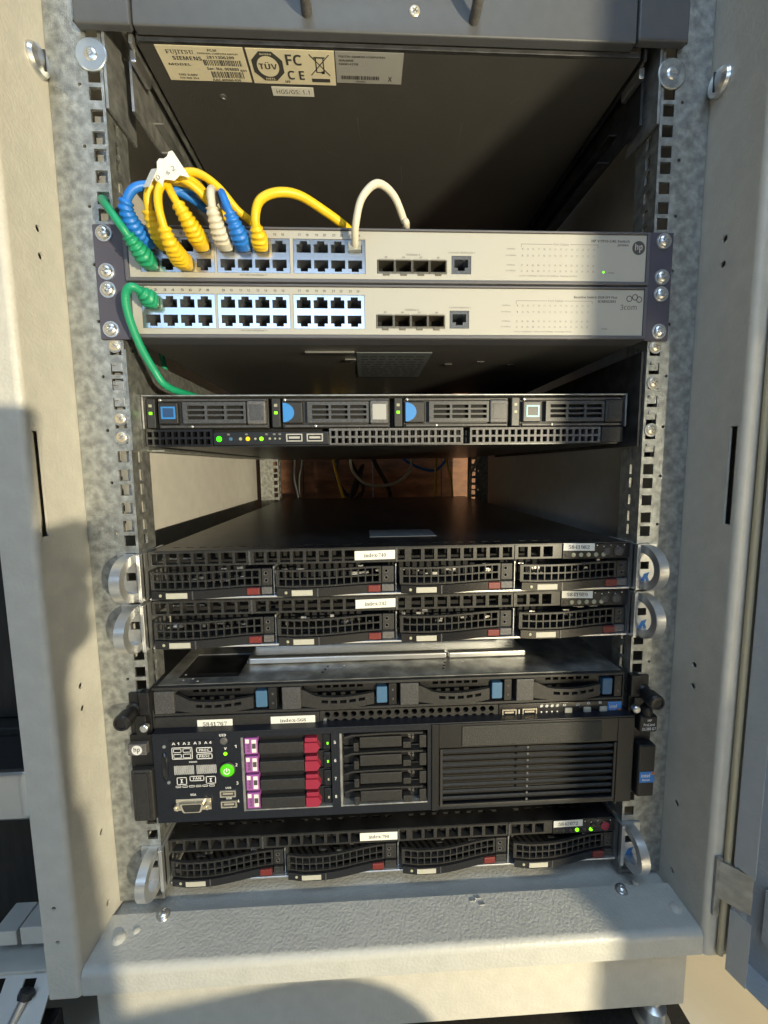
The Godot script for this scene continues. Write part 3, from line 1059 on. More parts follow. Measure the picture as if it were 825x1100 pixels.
func build_switch(k: int) -> void:
	var yt := -149.4 if k == 0 else -193.4
	var yb := -192.4 if k == 0 else -236.8
	var by := -185.0 if k == 0 else -228.8
	var bt := -158.0 if k == 0 else -201.6
	var dx := 0.0 if k == 0 else -1.3
	var s := thing("network_switch", ["beige 24-port network switch with yellow, blue, white and green cables plugged in", "beige 24-port network switch with a single green cable, just below the crowded one"][k], "network switch", 0, yb, -120, "rack network switches")
	part(s, "casing", mb().bev(-217.5, 219.5, yb + 0.4, yt - 0.4, -260, -14, 0.8), M.black_sheet)
	var blocks := []
	for x0 in [-205.0, -144.0, -82.0]:
		blocks.append([x0 + dx, x0 + dx + 59.4, by, bt])
	var sfp := [-13.1 + dx, 45.4 + dx, by + 0.4, by + 11.6]
	var con := [49.2 + dx, 65.9 + dx, by + 0.6, by + 15.2]
	var rects := blocks + [sfp, con]
	var xs := lines(-217.3, 219.6, rects, 0)
	var ys := lines(yb, yt, rects, 2)
	var b := mb().sheet(xs, ys, opening(xs, ys, rects), -13.5, 4.0)
	b.bev(-217.3, 219.6, yt - 2.2, yt, 4.0, 6.0, 0.9).bev(-217.3, 219.6, yb, yb + 3.2, 4.0, 6.0, 0.9).bev(-217.3, -213.8, yb, yt, 4.0, 5.8, 0.8).bev(216.6, 219.6, yb, yt, 4.0, 5.8, 0.8)
	part(s, "bezel", b, M.bezel)
	xs = lines(-213.6, 216.4, rects, 0)
	ys = lines(yb + 3.4, yt - 2.4, rects, 2)
	part(s, "front_plate", mb().sheet(xs, ys, opening(xs, ys, rects), 4.05, 4.7), M.cream)
	for side in [-1.0, 1.0]:
		part(s, "mounting_ear", mb().bev(side * 219.8 if side > 0 else -217.5, side * 242, yb - 0.4, yt + 1.6, 0.3, 2.4, 0.5), M.ear)
		for y in ([-155.0, -184.3] if k == 0 else [-198.3, -229.4]):
			part(s, "washer", mb().lathe(Vector3(side * 233, y, 2.4), Vector3.BACK, [[6.6, 0], [6.4, 0.9], [0, 1.0]], 20), M.zinc)
			screw(s, side * 233, y, 3.3, 5.2, M.zinc)
	# sockets
	for bl in blocks:
		var holes := []
		var mouths := []
		for i in 4:
			var x: float = bl[0] + 8.7 + 14.0 * i
			mouths.append([x, (by + bt) * 0.5 + 7.0, true])
			mouths.append([x, (by + bt) * 0.5 - 7.0, false])
		for q in mouths:
			holes += jack(q[0], q[1], q[2])
		var px := lines(bl[0] + 0.3, bl[1] - 0.3, holes, 0)
		var py := lines(bl[2] + 0.3, bl[3] - 0.3, holes, 2)
		var blk := part(s, "port_block", mb().sheet(px, py, opening(px, py, holes), -11.0, 4.4), M.tinned)
		for q in mouths:
			var sg := 1.0 if q[2] else -1.0
			var p := part(blk, "port", mb().box(q[0] - 6.2, q[0] + 6.2, q[1] - 5.6, q[1] + 5.6, -13.4, -11.1), M.void)
			p.set_meta("label", "empty network socket")
	for i in 4:
		var x0: float = sfp[0] + 0.6 + i * 14.5
		var r := [x0 + 0.6, x0 + 13.4, sfp[2] + 1.8, sfp[3] - 0.7]
		var cage := [r]
		var cx := lines(x0, x0 + 14.2, cage, 0)
		var cy := lines(sfp[2], sfp[3], cage, 2)
		var cg := mb().sheet(cx, cy, opening(cx, cy, cage), -10.0, 4.5)
		cg.bev(x0 + 4.2, x0 + 9.8, sfp[2] - 1.4, sfp[2] + 1.2, 4.2, 5.4, 0.3)
		for t in 7:
			cg.bev(x0 + 1.0 + t * 1.8, x0 + 1.9 + t * 1.8, sfp[3] - 0.6, sfp[3] + 0.5, 4.2, 5.0, 0.1)
		var cp := part(s, "transceiver_cage", cg, M.cage_metal)
		part(cp, "cavity", mb().box(x0 + 0.6, x0 + 13.6, sfp[2] + 1, sfp[3] - 0.5, -12, -10.1), M.void)
	var hole := jack((con[0] + con[1]) * 0.5, (con[2] + con[3]) * 0.5 + 0.3, false)
	var kx := lines(con[0] + 0.3, con[1] - 0.3, hole, 0)
	var ky := lines(con[2] + 0.3, con[3] - 0.3, hole, 2)
	var cs := part(s, "console_port", mb().sheet(kx, ky, opening(kx, ky, hole), -11, 4.5), M.tinned)
	part(cs, "cavity", mb().box(con[0] + 1, con[1] - 1, con[2] + 1, con[3] - 1, -13.4, -11.1), M.void)
	# printing
	var sans := font()
	var thin := font(false, false)
	var w := mb()
	var z := 4.78
	for q in 3:
		for i in 4:
			var n := q * 8 + i * 2 + 1
			var x: float = blocks[q][0] + 8.7 + 14.0 * i
			w.words("%d▲" % n if false else str(n), Vector3(x - 3.2, bt + 2.9, z), 2.4, 1.9, sans).words(str(n + 1), Vector3(x + 3.2, bt + 2.9, z), 2.4, 1.9, sans)
	w.words("10/100/1000Base-T", Vector3(blocks[1][0] + 29, by - 1.6, z), 22, 1.3, thin)
	w.words("1000Base-X", Vector3(sfp[0] + 30, sfp[3] + 4.0, z), 12, 1.6, thin)
	for i in 4:
		w.words(str(25 + i), Vector3(sfp[0] + 7.5 + 14.5 * i, sfp[3] + 1.9, z), 2.2, 1.4, sans)
	w.words("Console 38400,8,N,1", Vector3(con[0] + 8.5, con[3] + 2.4, z), 22 if k == 0 else 18, 1.5, thin)
	part(s, "lettering", w, M.print_dark)
	# port status table
	w = mb()
	var x0 := 108.0 + dx * 2.5
	var top := yt - 10.6 if k == 0 else yt - 12.0
	for i in 14:
		for j in 4:
			var y: float = top - [3.8, 9.0, 16.6, 21.2][j]
			w.words(str(1 + i * 2 + (j / 2)), Vector3(x0 + 1.0 + i * 4.75, y, z), 1.7, 1.5, thin)
	for seg in [[x0, x0 + 27, 0.0], [x0 + 42, x0 + 66.5, 0.0]]:
		w.quad(Vector3(seg[0], top, z), Vector3(seg[1], top, z), Vector3(seg[1], top + 0.35, z), Vector3(seg[0], top + 0.35, z), Vector3.BACK)
	for x in [x0, x0 + 66.2]:
		w.quad(Vector3(x, top - 2.4, z), Vector3(x + 0.35, top - 2.4, z), Vector3(x + 0.35, top, z), Vector3(x, top, z), Vector3.BACK)
	w.words("Port Status", Vector3(x0 + 34.5, top + 0.2, z), 13, 1.7, thin)
	for j in 4:
		w.words(["1000Mbps", "10/100Mbps"][j % 2], Vector3(x0 - 8.5, top - [3.8, 9.0, 16.6, 21.2][j], z), [7.5, 9.0][j % 2], 1.5, thin)
	w.words("Green=1000Mbps  Yellow=10/100Mbps  Flashing=Activity", Vector3(x0 + 24, top - 25.2, z), 50, 1.5, thin)
	part(s, "status_table", w, M.print_grey)
	w = mb()
	if k == 0:
		w.words("HP V1910-24G Switch", Vector3(185, yt - 7.2, z), 33, 2.2, sans).words("JE006A", Vector3(196, yt - 10.6, z), 10, 2.0, sans).words("Power", Vector3(187, top - 22, z), 5, 1.4, thin)
		var ring := mb().lathe(Vector3(209.8, yt - 12.4, 4.72), Vector3.BACK, [[5.6, 0], [5.6, 0.08], [0, 0.08]], 28)
		var logo := part(s, "maker_logo", ring, M.print_dark)
		part(logo, "print", mb().words("hp", Vector3(209.8, yt - 12.6, 4.9), 6.6, 7.4, sans_italic()), M.cream)
		part(s, "power_light", mb().lathe(Vector3(180, top - 21.6, 4.7), Vector3.BACK, [[1.0, 0], [0.7, 0.5], [0, 0.6]], 10), M.led_lime)
	else:
		w.words("Baseline Switch 2928-SFP Plus", Vector3(174, yt - 8.6, z), 38, 2.0, sans).words("3CRBSG2893", Vector3(184, yt - 12.0, z), 16, 2.0, sans).words("Power", Vector3(183, top - 22.6, z), 5, 1.4, thin)
		w.words("3com", Vector3(203.4, yt - 16.6, z), 14.5, 4.2, thin)
		for c in [[203.8, 0.0], [208.8, 1.2], [212.6, -0.6]]:
			var ring: Array = []
			for i in 15:
				ring.append(Vector2(cos(i * TAU / 14.0), sin(i * TAU / 14.0)) * 2.3 + Vector2(c[0], yt - 9.6 + c[1]))
			w.strap(ring, 0.7, 4.72, 4.8)
	part(s, "model_lettering", w, M.print_dark)
	if k == 1:
		# what can be seen of the underside: rating label and a bent tab
		part(s, "rating_label", mb().bev(-32, 40, yb - 0.2, yb + 0.4, -142, -38, 0.1), M.foil_label, "silver rating label on the underside")
		w = mb()
		for row in 9:
			var x := -28.0
			while x < 34.0:
				var t := rng.randf_range(3.0, 12.0)
				w.quad(Vector3(x, yb - 0.3, -50 - row * 10), Vector3(minf(x + t, 36), yb - 0.3, -50 - row * 10), Vector3(minf(x + t, 36), yb - 0.3, -53.5 - row * 10), Vector3(x, yb - 0.3, -53.5 - row * 10), Vector3.DOWN)
				x += t + rng.randf_range(1.0, 4.0)
		part(s, "label_print", w, M.print_dark)
		part(s, "bottom_tab", mb().bev(-80, -34, yb - 1.4, yb + 0.3, -37, -33, 0.4), M.zinc)
		part(s, "bottom_tab", mb().bev(-44, -33, yb - 1.0, yb + 0.3, -66, -60, 0.4), M.zinc)
		for q in [[60.0, -80.0], [92.0, -70.0], [128.0, -82.0]]:
			part(s, "bottom_tab", mb().bev(q[0], q[0] + 8, yb - 0.8, yb + 0.3, q[1] - 3, q[1], 0.3), M.rail_dark)


func sans_italic() -> Font:
	var f := FontVariation.new()
	f.base_font = font()
	f.variation_transform = Transform2D(Vector2(1, 0), Vector2(0.22, 1), Vector2.ZERO)
	return f


# ---------------------------------------------------------------- recessed server with four drive bays and blue release tabs
func build_bay_server() -> void:
	var yt := -278.8
	var yb := -324.0
	var z := -18.0
	var s := thing("rack_server", "recessed rack server below the switches, blue touch points on its four bays", "server", 0, yb, -300, "rack servers")
	part(s, "casing", mb().bev(-219, 217, yb + 0.6, yt - 0.6, -640, z - 26, 0.6), M.black_sheet)
	part(s, "bottom_cover", mb().box(-219, 217, yb - 0.6, yb + 0.4, -640, z - 3), M.server_top)
	part(s, "face_frame", mb().bev(-223.2, 220.4, yt - 1.4, yt, z - 24, z + 1.6, 0.5).bev(-223.2, -221.6, yt - 30, yt - 1.4, z - 24, z + 1.4, 0.4).bev(218.8, 220.4, yt - 30, yt - 1.4, z - 24, z + 1.4, 0.4), M.galv_plain)
	part(s, "face_backing", mb().box(-221.5, 218.6, yb, yt - 1.5, z - 25.5, z - 12), M.void)
	var starts := [-221.0, -110.2, 1.0, 110.5]
	for i in 4:
		var x0: float = starts[i]
		var x1: float = starts[i] + 108.2
		var t := part(s, "drive_bay", mb().bev(x0 + 9.4, x1, yt - 29.6, yt - 2.2, z - 14, z - 4, 0.8), M.dark_plastic)
		part(t, "light_strip", mb().bev(x0 + 0.6, x0 + 8.6, yt - 29.2, yt - 2.6, z - 12, z - 0.6, 1.0), M.grey_plastic if i == 3 else M.dark_plastic)
		for q in [[8.0, "led_off"], [14.6, "led_off" if i == 3 else "led_lime"]]:
			part(t, "status_light", mb().bev(x0 + 3.0, x0 + 6.0, yt - q[0] - 2.6, yt - q[0], z - 0.8, z - 0.3, 0.3), M[q[1]])
		# grooved rim above and below
		for e in [[-5.6, -2.8], [-29.0, -26.2]]:
			part(t, "rim", mb().bev(x0 + 11, x1 - 1, yt + e[0], yt + e[1], z - 6, z - 1.6, 0.9), M.mid_grey if i == 3 else M.grey_plastic)
		# release tab with its blue mark
		part(t, "release_tab", mb().bev(x0 + 11.0, x0 + 29.0, yt - 25.6, yt - 6.2, z - 5, z + 0.4, 1.4), M.grey_plastic if i == 3 else M.dark_plastic)
		if i == 0 or i == 3:
			var frame := mb()
			var cx := x0 + 20.4
			var cy := yt - 15.6
			for q in [[-6.2, 6.2, 4.0, 5.4], [-6.2, 6.2, -5.4, -4.0], [-6.2, -4.8, -4.0, 4.0], [4.8, 6.2, -4.0, 4.0]]:
				frame.box(cx + q[0], cx + q[1], cy + q[2], cy + q[3], z + 0.3, z + 0.8)
			part(t, "blue_mark", frame, M.blue_bright if i == 0 else M.blue_pale)
			part(t, "touch_point", mb().box(cx - 4.7, cx + 4.7, cy - 3.9, cy + 3.9, z + 0.3, z + 0.5), M.blue_hole if i == 0 else M.grey_plastic)
		else:
			var half := PackedVector2Array()
			for q in 13:
				var a := -PI / 2 + q * PI / 12
				half.append(Vector2(cos(a) * 10.0, sin(a) * 8.6))
			part(t, "blue_mark", mb().prism(half, 0.0, 0.7, Transform3D(Basis(), Vector3(x0 + 11.2, yt - 15.8, z + 0.35))), M.blue_bright)
		# lever with its grille
		var rects := []
		for r in 3:
			for c in 3:
				rects.append([x0 + 37.2 + c * 17.2, x0 + 52.2 + c * 17.2, yt - 21.6 + r * 4.6, yt - 18.6 + r * 4.6])
		var xs := lines(x0 + 33.0, x0 + 88.6, rects, 0)
		var ys := lines(yt - 25.0, yt - 6.4, rects, 2)
		part(t, "lever", mb().sheet(xs, ys, opening(xs, ys, rects), z - 2.6, z + 0.4), M.grey_plastic)
		part(t, "lever_cavity", mb().box(x0 + 34.0, x0 + 88.0, yt - 24.4, yt - 7.0, z - 4.2, z - 3.9), M.void)
		part(t, "latch", mb().bev(x0 + 89.0, x0 + 107.0, yt - 26.6, yt - 4.6, z - 5, z + 1.2, 2.0), M.dark_plastic if i == 3 else M.mid_grey)
		part(t, "latch_pad", mb().bev(x0 + 92.0, x0 + 104.6, yt - 22.6, yt - 8.6, z + 1.0, z + 1.5, 0.3), M.textured_black if i == 3 else M.paper_grey if i == 1 else M.grey_plastic)
		screw(t, x0 + 12.8, yt - 4.2, z - 1.6, 1.5, M.zinc)
		screw(t, x0 + 40.0, yt - 27.6, z - 1.6, 1.4, M.zinc)
	# lower strip: perforated ends, operator panel, two sockets, long grid
	var lo := yb + 0.4
	var hi := yt - 30.2
	for g in [[-222.0, -163.0, 10], [-58.0, 66.0, 20], [72.5, 197.0, 20]]:
		var rects := []
		var pitch: float = (g[1] - g[0] - 2.0) / g[2]
		for c in g[2]:
			for r in 2:
				rects.append([g[0] + 1.6 + c * pitch, g[0] + 1.6 + c * pitch + pitch * 0.66, lo + 1.2 + r * 6.6, lo + 6.0 + r * 6.6])
		var xs := lines(g[0], g[1], rects, 0)
		var ys := lines(lo, hi, rects, 2)
		part(s, "vent_grid", mb().sheet(xs, ys, opening(xs, ys, rects), z - 6.0, z - 0.6), M.black_gloss if g[0] < -200 else M.mid_grey)
	var op := part(s, "operator_panel", mb().bev(-162.8, -58.4, lo, hi - 2.5, z - 8, z - 0.4, 0.8), M.black)
	for l in [[-157.4, "led_green", 2.6], [-147.0, "blue_tab", 1.8], [-138.3, "led_off", 1.6], [-131.7, "led_amber", 2.0], [-125.0, "led_off", 1.2], [-119.5, "led_lime", 2.0], [-112.0, "led_off", 1.2], [-107.2, "led_off", 1.0], [-103.0, "led_off", 1.0]]:
		part(op, "indicator_light", mb().lathe(Vector3(l[0], lo + 5.8, z - 0.5), Vector3.BACK, [[l[2], 0], [l[2] * 0.8, 0.7], [0, 0.8]], 14), M[l[1]])
	for l in [-150.0, -134.0, -116.0, -109.0, -104.0]:
		part(op, "symbol", mb().bev(l, l + 2.4, lo + 9.0, lo + 10.6, z - 0.5, z - 0.2, 0.1), M.print_grey)
	for x in [-97.0, -78.4]:
		usb(op, x, x + 14.6, lo + 3.0, lo + 10.0, z - 0.4, M.nickel)
	part(s, "end_block", mb().bev(198.0, 218.6, lo, hi, z - 8, z - 0.4, 0.6), M.dark_plastic)
	# mounting brackets left and right of the recessed face
	part(s, "bracket", mb().box(-225.2, -223.6, yb - 4, yt + 34, -420, 1.0).box(-223.5, -212, yb - 4, yb - 2.8, -420, -30), M.galv)
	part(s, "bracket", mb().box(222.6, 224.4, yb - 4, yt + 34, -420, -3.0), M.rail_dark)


func usb(parent: Node3D, x0: float, x1: float, y0: float, y1: float, z: float, m: Material) -> void:
	var r := [[x0 + 1.0, x1 - 1.0, y0 + 1.0, y1 - 1.0]]
	var xs := lines(x0, x1, r, 0)
	var ys := lines(y0, y1, r, 2)
	var o := part(parent, "usb_socket", mb().sheet(xs, ys, opening(xs, ys, r), z, z + 1.2).box(x0 + 2.4, x1 - 2.4, y0 + (y1 - y0) * 0.38, y0 + (y1 - y0) * 0.66, z, z + 0.9), m)
	o.set_meta("label", "metal rectangular data socket")


# ---------------------------------------------------------------- servers with grid fronts, red latches and ring handles
func swell(u: float) -> float:
	return 9.0 * (1.0 - smoothstep(0.3, 0.92, u)) - 2.5 * (1.0 - smoothstep(0.0, 0.18, u))


func build_grid_server(yb: float, yt: float, tag: String, serial: String, label: String, lit: bool) -> void:
	var z := -4.0
	var s := thing("rack_server", label, "server", 0, yb, -320, "rack servers")
	part(s, "casing", mb().bev(-218.5, 218.5, yb + 0.6, yt - 0.8, -640, -34, 0.6), M.server_top_dark)
	# top cover with a row of slots behind its front edge
	var slots := []
	for i in 34:
		if i % 9 != 8:
			slots.append([-205.0 + i * 12.1, -198.0 + i * 12.1, 18.0, 20.6])
	var xs := lines(-218.5, 218.5, slots, 0)
	var ys := lines(4.2, 640.0, slots, 2)
	part(s, "top_cover", mb().sheet(xs, ys, opening(xs, ys, slots), 0.0, 0.8, Transform3D(Basis(Vector3.RIGHT, Vector3.FORWARD, Vector3.UP), Vector3(0, yt - 0.8, 0))), M.server_top_dark)
	part(s, "cavity", mb().box(-217.5, 217.5, yb + 1.6, yt - 1.2, -34.5, -33.6), M.void)
	# upper strip of square openings
	var rects := []
	var y0 := yt - 12.4
	var y1 := yt - 2.6
	for i in 7:
		rects.append([-217.2 + i * 12.2, -207.4 + i * 12.2, y0, y1])
	for i in 8:
		rects.append([-127.4 + i * 11.7, -118.4 + i * 11.7, y0, y1])
	rects.append([3.2, 9.4, y0, y1])
	for i in 8:
		rects.append([15.4 + i * 12.16, 24.4 + i * 12.16, y0, y1])
	for i in 3:
		rects.append([115.2 + i * 11.9, 124.2 + i * 11.9, y0, y1])
	xs = lines(-220, 156.5, rects, 0)
	ys = lines(yt - 14.2, yt - 0.9, rects, 2)
	part(s, "vent_strip", mb().sheet(xs, ys, opening(xs, ys, rects), z - 8, z), M.grid_plastic if not lit else M.dark_plastic)
	for x in [-131.2, 1.6, 112.6]:
		part(s, "strip_post", mb().bev(x - 0.9, x + 0.9, yt - 14.2, yt - 0.9, z, z + 0.9, 0.3), M.grey_plastic)
	for i in 3:
		part(s, "strut", mb().box(-214.0 + i * 12.2 - 4, -214.0 + i * 12.2 + 8, yt - 12, yt - 10.8, z - 22, z - 20), M.galv_plain)
	# control panel
	var c := part(s, "control_panel", mb().bev(156.8, 221.5, yt - 15.4, yt - 0.8, z - 6, z + 0.5, 0.8), M.black_gloss)
	for i in 6:
		var on := lit and (i == 3 or i == 5)
		part(c, "indicator_light", mb().lathe(Vector3(160.4 + i * 7.2, yt - 11.3, z + 0.4), Vector3.BACK, [[2.2 if i else 1.5, 0], [1.8 if i else 1.2, 0.7], [0, 0.9]], 12), M.led_lime if on else M.led_off if not lit and i else M.dark_plastic)
	for q in [[199.4, 2.7], [210.6, 3.6]]:
		part(c, "push_button", mb().lathe(Vector3(q[0], yt - 8.2, z + 0.4), Vector3.BACK, [[q[1] + 0.8, 0], [q[1] + 0.8, 0.9], [q[1], 1.0], [q[1] - 0.3, 0.2], [q[1] - 0.5, 0.9], [0, 1.1]], 18), M.grey_plastic if not lit else M.wine if q[1] > 3 else M.dark_plastic)
	var w := mb()
	for i in 5:
		w.lathe(Vector3(190 + i * 6.5, yt - 2.6 - (i % 2) * 1.2, z + 0.5), Vector3.BACK, [[0.6, 0.06], [0, 0.06]], 6)
	part(c, "symbols", w, M.print_white)
	# paper labels
	var tilt := rng.randf_range(-0.022, 0.022)
	var askew := func(p: Vector3) -> Vector3: return p + Vector3(0, fposmod(p.x + 60.0, 200.0) * tilt - 45.0 * tilt, 0)
	var l := part(s, "paper_label", mb().bev(-36.5, 0.4, yt - 11.6, yt - 3.2, z + 0.2, z + 0.6, 0.1).bend(0, askew), M.paper)
	part(l, "print", mb().words(tag, Vector3(-18, yt - 7.4, z + 0.7), 20, 3.6, font(true)).bend(0, askew), M.print_dark)
	askew = func(p: Vector3) -> Vector3: return p + Vector3(0, (p.x - 172.0) * tilt * -1.6, 0)
	l = part(s, "paper_label", mb().bev(157.6, 187.4, yt - 7.2, yt - 0.2, z + 0.6, z + 1.0, 0.1).bend(0, askew), M.paper)
	part(l, "print", mb().words(serial, Vector3(172.4, yt - 3.8, z + 1.1), 20, 3.4, font(true)).bend(0, askew), M.print_dark)
	# four drive trays
	var bays := [[-218.0, -111.4], [-108.4, 0.0], [3.2, 111.4], [114.6, 221.4]]
	for bay in bays:
		var a: float = bay[0]
		var e: float = bay[1]
		var wide := e - a
		var curveit := func(p: Vector3) -> Vector3: return p + Vector3(0, 0, swell((p.x - a) / wide))
		var holes := []
		for i in 14:
			for r in 2:
				holes.append([a + 4.0 + i * 6.5, a + 9.4 + i * 6.5, yt - 32.8 + r * 7.1, yt - 27.0 + r * 7.1])
		xs = lines(a + 1.0, a + 96.0, holes, 0)
		ys = lines(yt - 34.2, yt - 18.2, holes, 2)
		var g := mb().sheet(xs, ys, opening(xs, ys, holes), z - 4.0, z - 1.6)
		g.bend(0, curveit)
		var t := part(s, "drive_tray", g, M.grid_plastic if not lit else M.dark_plastic)
		part(t, "tray_shelf", mb().box(a + 1.5, e - 1.5, yt - 35.0, yt - 34.3, z - 30, z - 3), M.void)
		# light end with two holes
		part(t, "light_end", mb().bev(a + 96.4, e - 0.6, yt - 34.0, yt - 18.0, z - 6, z - 1.2, 0.8), M.dark_plastic)
		for q in [-22.5, -29.0]:
			part(t, "status_light", mb().lathe(Vector3(a + 100.6, yt + q, z - 1.4), Vector3.BACK, [[1.9, 0], [1.9, 0.7], [1.4, 0.7], [1.2, 0.2], [0, 0.2]], 12), M.mid_grey)
		# lever below the grid
		var segs: Array = []
		for i in 19:
			segs.append(a + 2.0 + i * 5.2)
		g = mb().sheet(segs, [yb + 1.8, yt - 34.6], solid, z - 4.0, z + 0.6)
		g.bend(0, curveit)
		var lev := part(t, "lever", g, M.black_gloss)
		segs = []
		for i in 6:
			segs.append(a + 15.6 + i * 3.7)
		g = mb().sheet(segs, [yb + 3.0, yt - 36.0], solid, z + 0.5, z + 0.9)
		g.bend(0, curveit)
		part(lev, "label", g, M.label_ivory)
		part(lev, "dot", mb().lathe(Vector3(a + 10.4, yb + 5.6, z + 0.5 + swell(10.4 / wide)), Vector3.BACK, [[1.5, 0], [1.3, 0.4], [0, 0.5]], 10), M.led_off)
		g = mb().sheet([a + 38.0, a + 39.2], [yb + 1.8, yt - 34.6], solid, z + 0.5, z + 1.1)
		g.bend(0, curveit)
		part(lev, "rib", g, M.grey_plastic)
		part(t, "latch", mb().bev(a + 83.4, a + 95.2, yb + 2.4, yt - 34.8, z - 2.5, z + 3.0, 1.0), M.red)
		part(t, "latch_rest", mb().bev(a + 96.2, e - 0.8, yb + 2.2, yt - 35.0, z - 5, z + 0.2, 0.6), M.mid_grey if not lit else M.dark_plastic)
		var bits := mb()
		for i in 9:
			var bx := a + rng.randf_range(2.0, wide - 16.0)
			var by := yt - rng.randf_range(20.0, 33.0)
			bits.box(bx, bx + rng.randf_range(2.0, 9.0), by, by + rng.randf_range(1.0, 3.0), z - 13.0 - i * 0.5, z - 11.0 - i * 0.5)
		var inner := part(t, "drive_metal", bits, M.zinc)
		inner.set_meta("kind", "stuff")
		part(s, "bay_wall", mb().bev(e + 0.4, e + 1.8, yb + 1.6, yt - 16.0, z - 20, z - 0.6, 0.3), M.galv_plain)
	part(s, "bottom_lip", mb().bev(-220, 221.6, yb - 0.2, yb + 1.7, -36, z + 3.0, 0.5), M.alu_bright)
	# ears with ring handles
	for sd in [-1.0, 1.0]:
		var ear := mb().bev(sd * 222.0, sd * 225.4, yb + 0.4, yt - 0.6, -40, 7.0, 0.6)
		var hy := -438.2 if yt > -430.0 else -482.6 if yt > -500.0 else -717.5
		var ux := [222.0, 228.4, 236.6, 243.0]
		var uy := [yb + 2.0, hy - 3.6, hy + 3.6, yt - 1.0]
		ear.sheet(ux, uy, func(i, j): return 0 if i == 1 and j == 1 else 1, 0.3, 2.4, Transform3D(Basis(Vector3(sd, 0, 0), Vector3.UP, Vector3.BACK), Vector3.ZERO), 3.9)
		var ep := part(s, "mounting_ear", ear, M.alu)
		var line: Array = []
		var mid := (yb + yt) * 0.5
		for i in 25:
			var th := -PI / 2 + i * PI / 24
			line.append(Vector2(2.4 + pow(absf(cos(th)), 0.8) * 23.4, mid + sin(th) * 17.0))
		line.push_front(Vector2(0.4, mid - 17.0))
		line.push_back(Vector2(0.4, mid + 17.0))
		part(s, "ring_handle", mb().strap(line, 7.4, sd * 227.5, sd * 236.0, Transform3D(Basis(Vector3(0, 0, 1), Vector3.UP, Vector3(1, 0, 0)), Vector3.ZERO)), M.alu)
		if sd > 0:
			var arrow := PackedVector2Array([Vector2(-4.5, -4), Vector2(-1.5, -4.5), Vector2(0.4, -1.0), Vector2(1.6, -4.5), Vector2(4.5, -4.0), Vector2(2.4, 0.6), Vector2(4.0, 5.0), Vector2(-1.0, 3.4)])
			part(ep, "sticker", mb().prism(arrow, 0.0, 0.2, Transform3D(Basis(), Vector3(233.4, mid - 10.5, 2.42))), M.blue_sticker, "small blue arrow sticker")


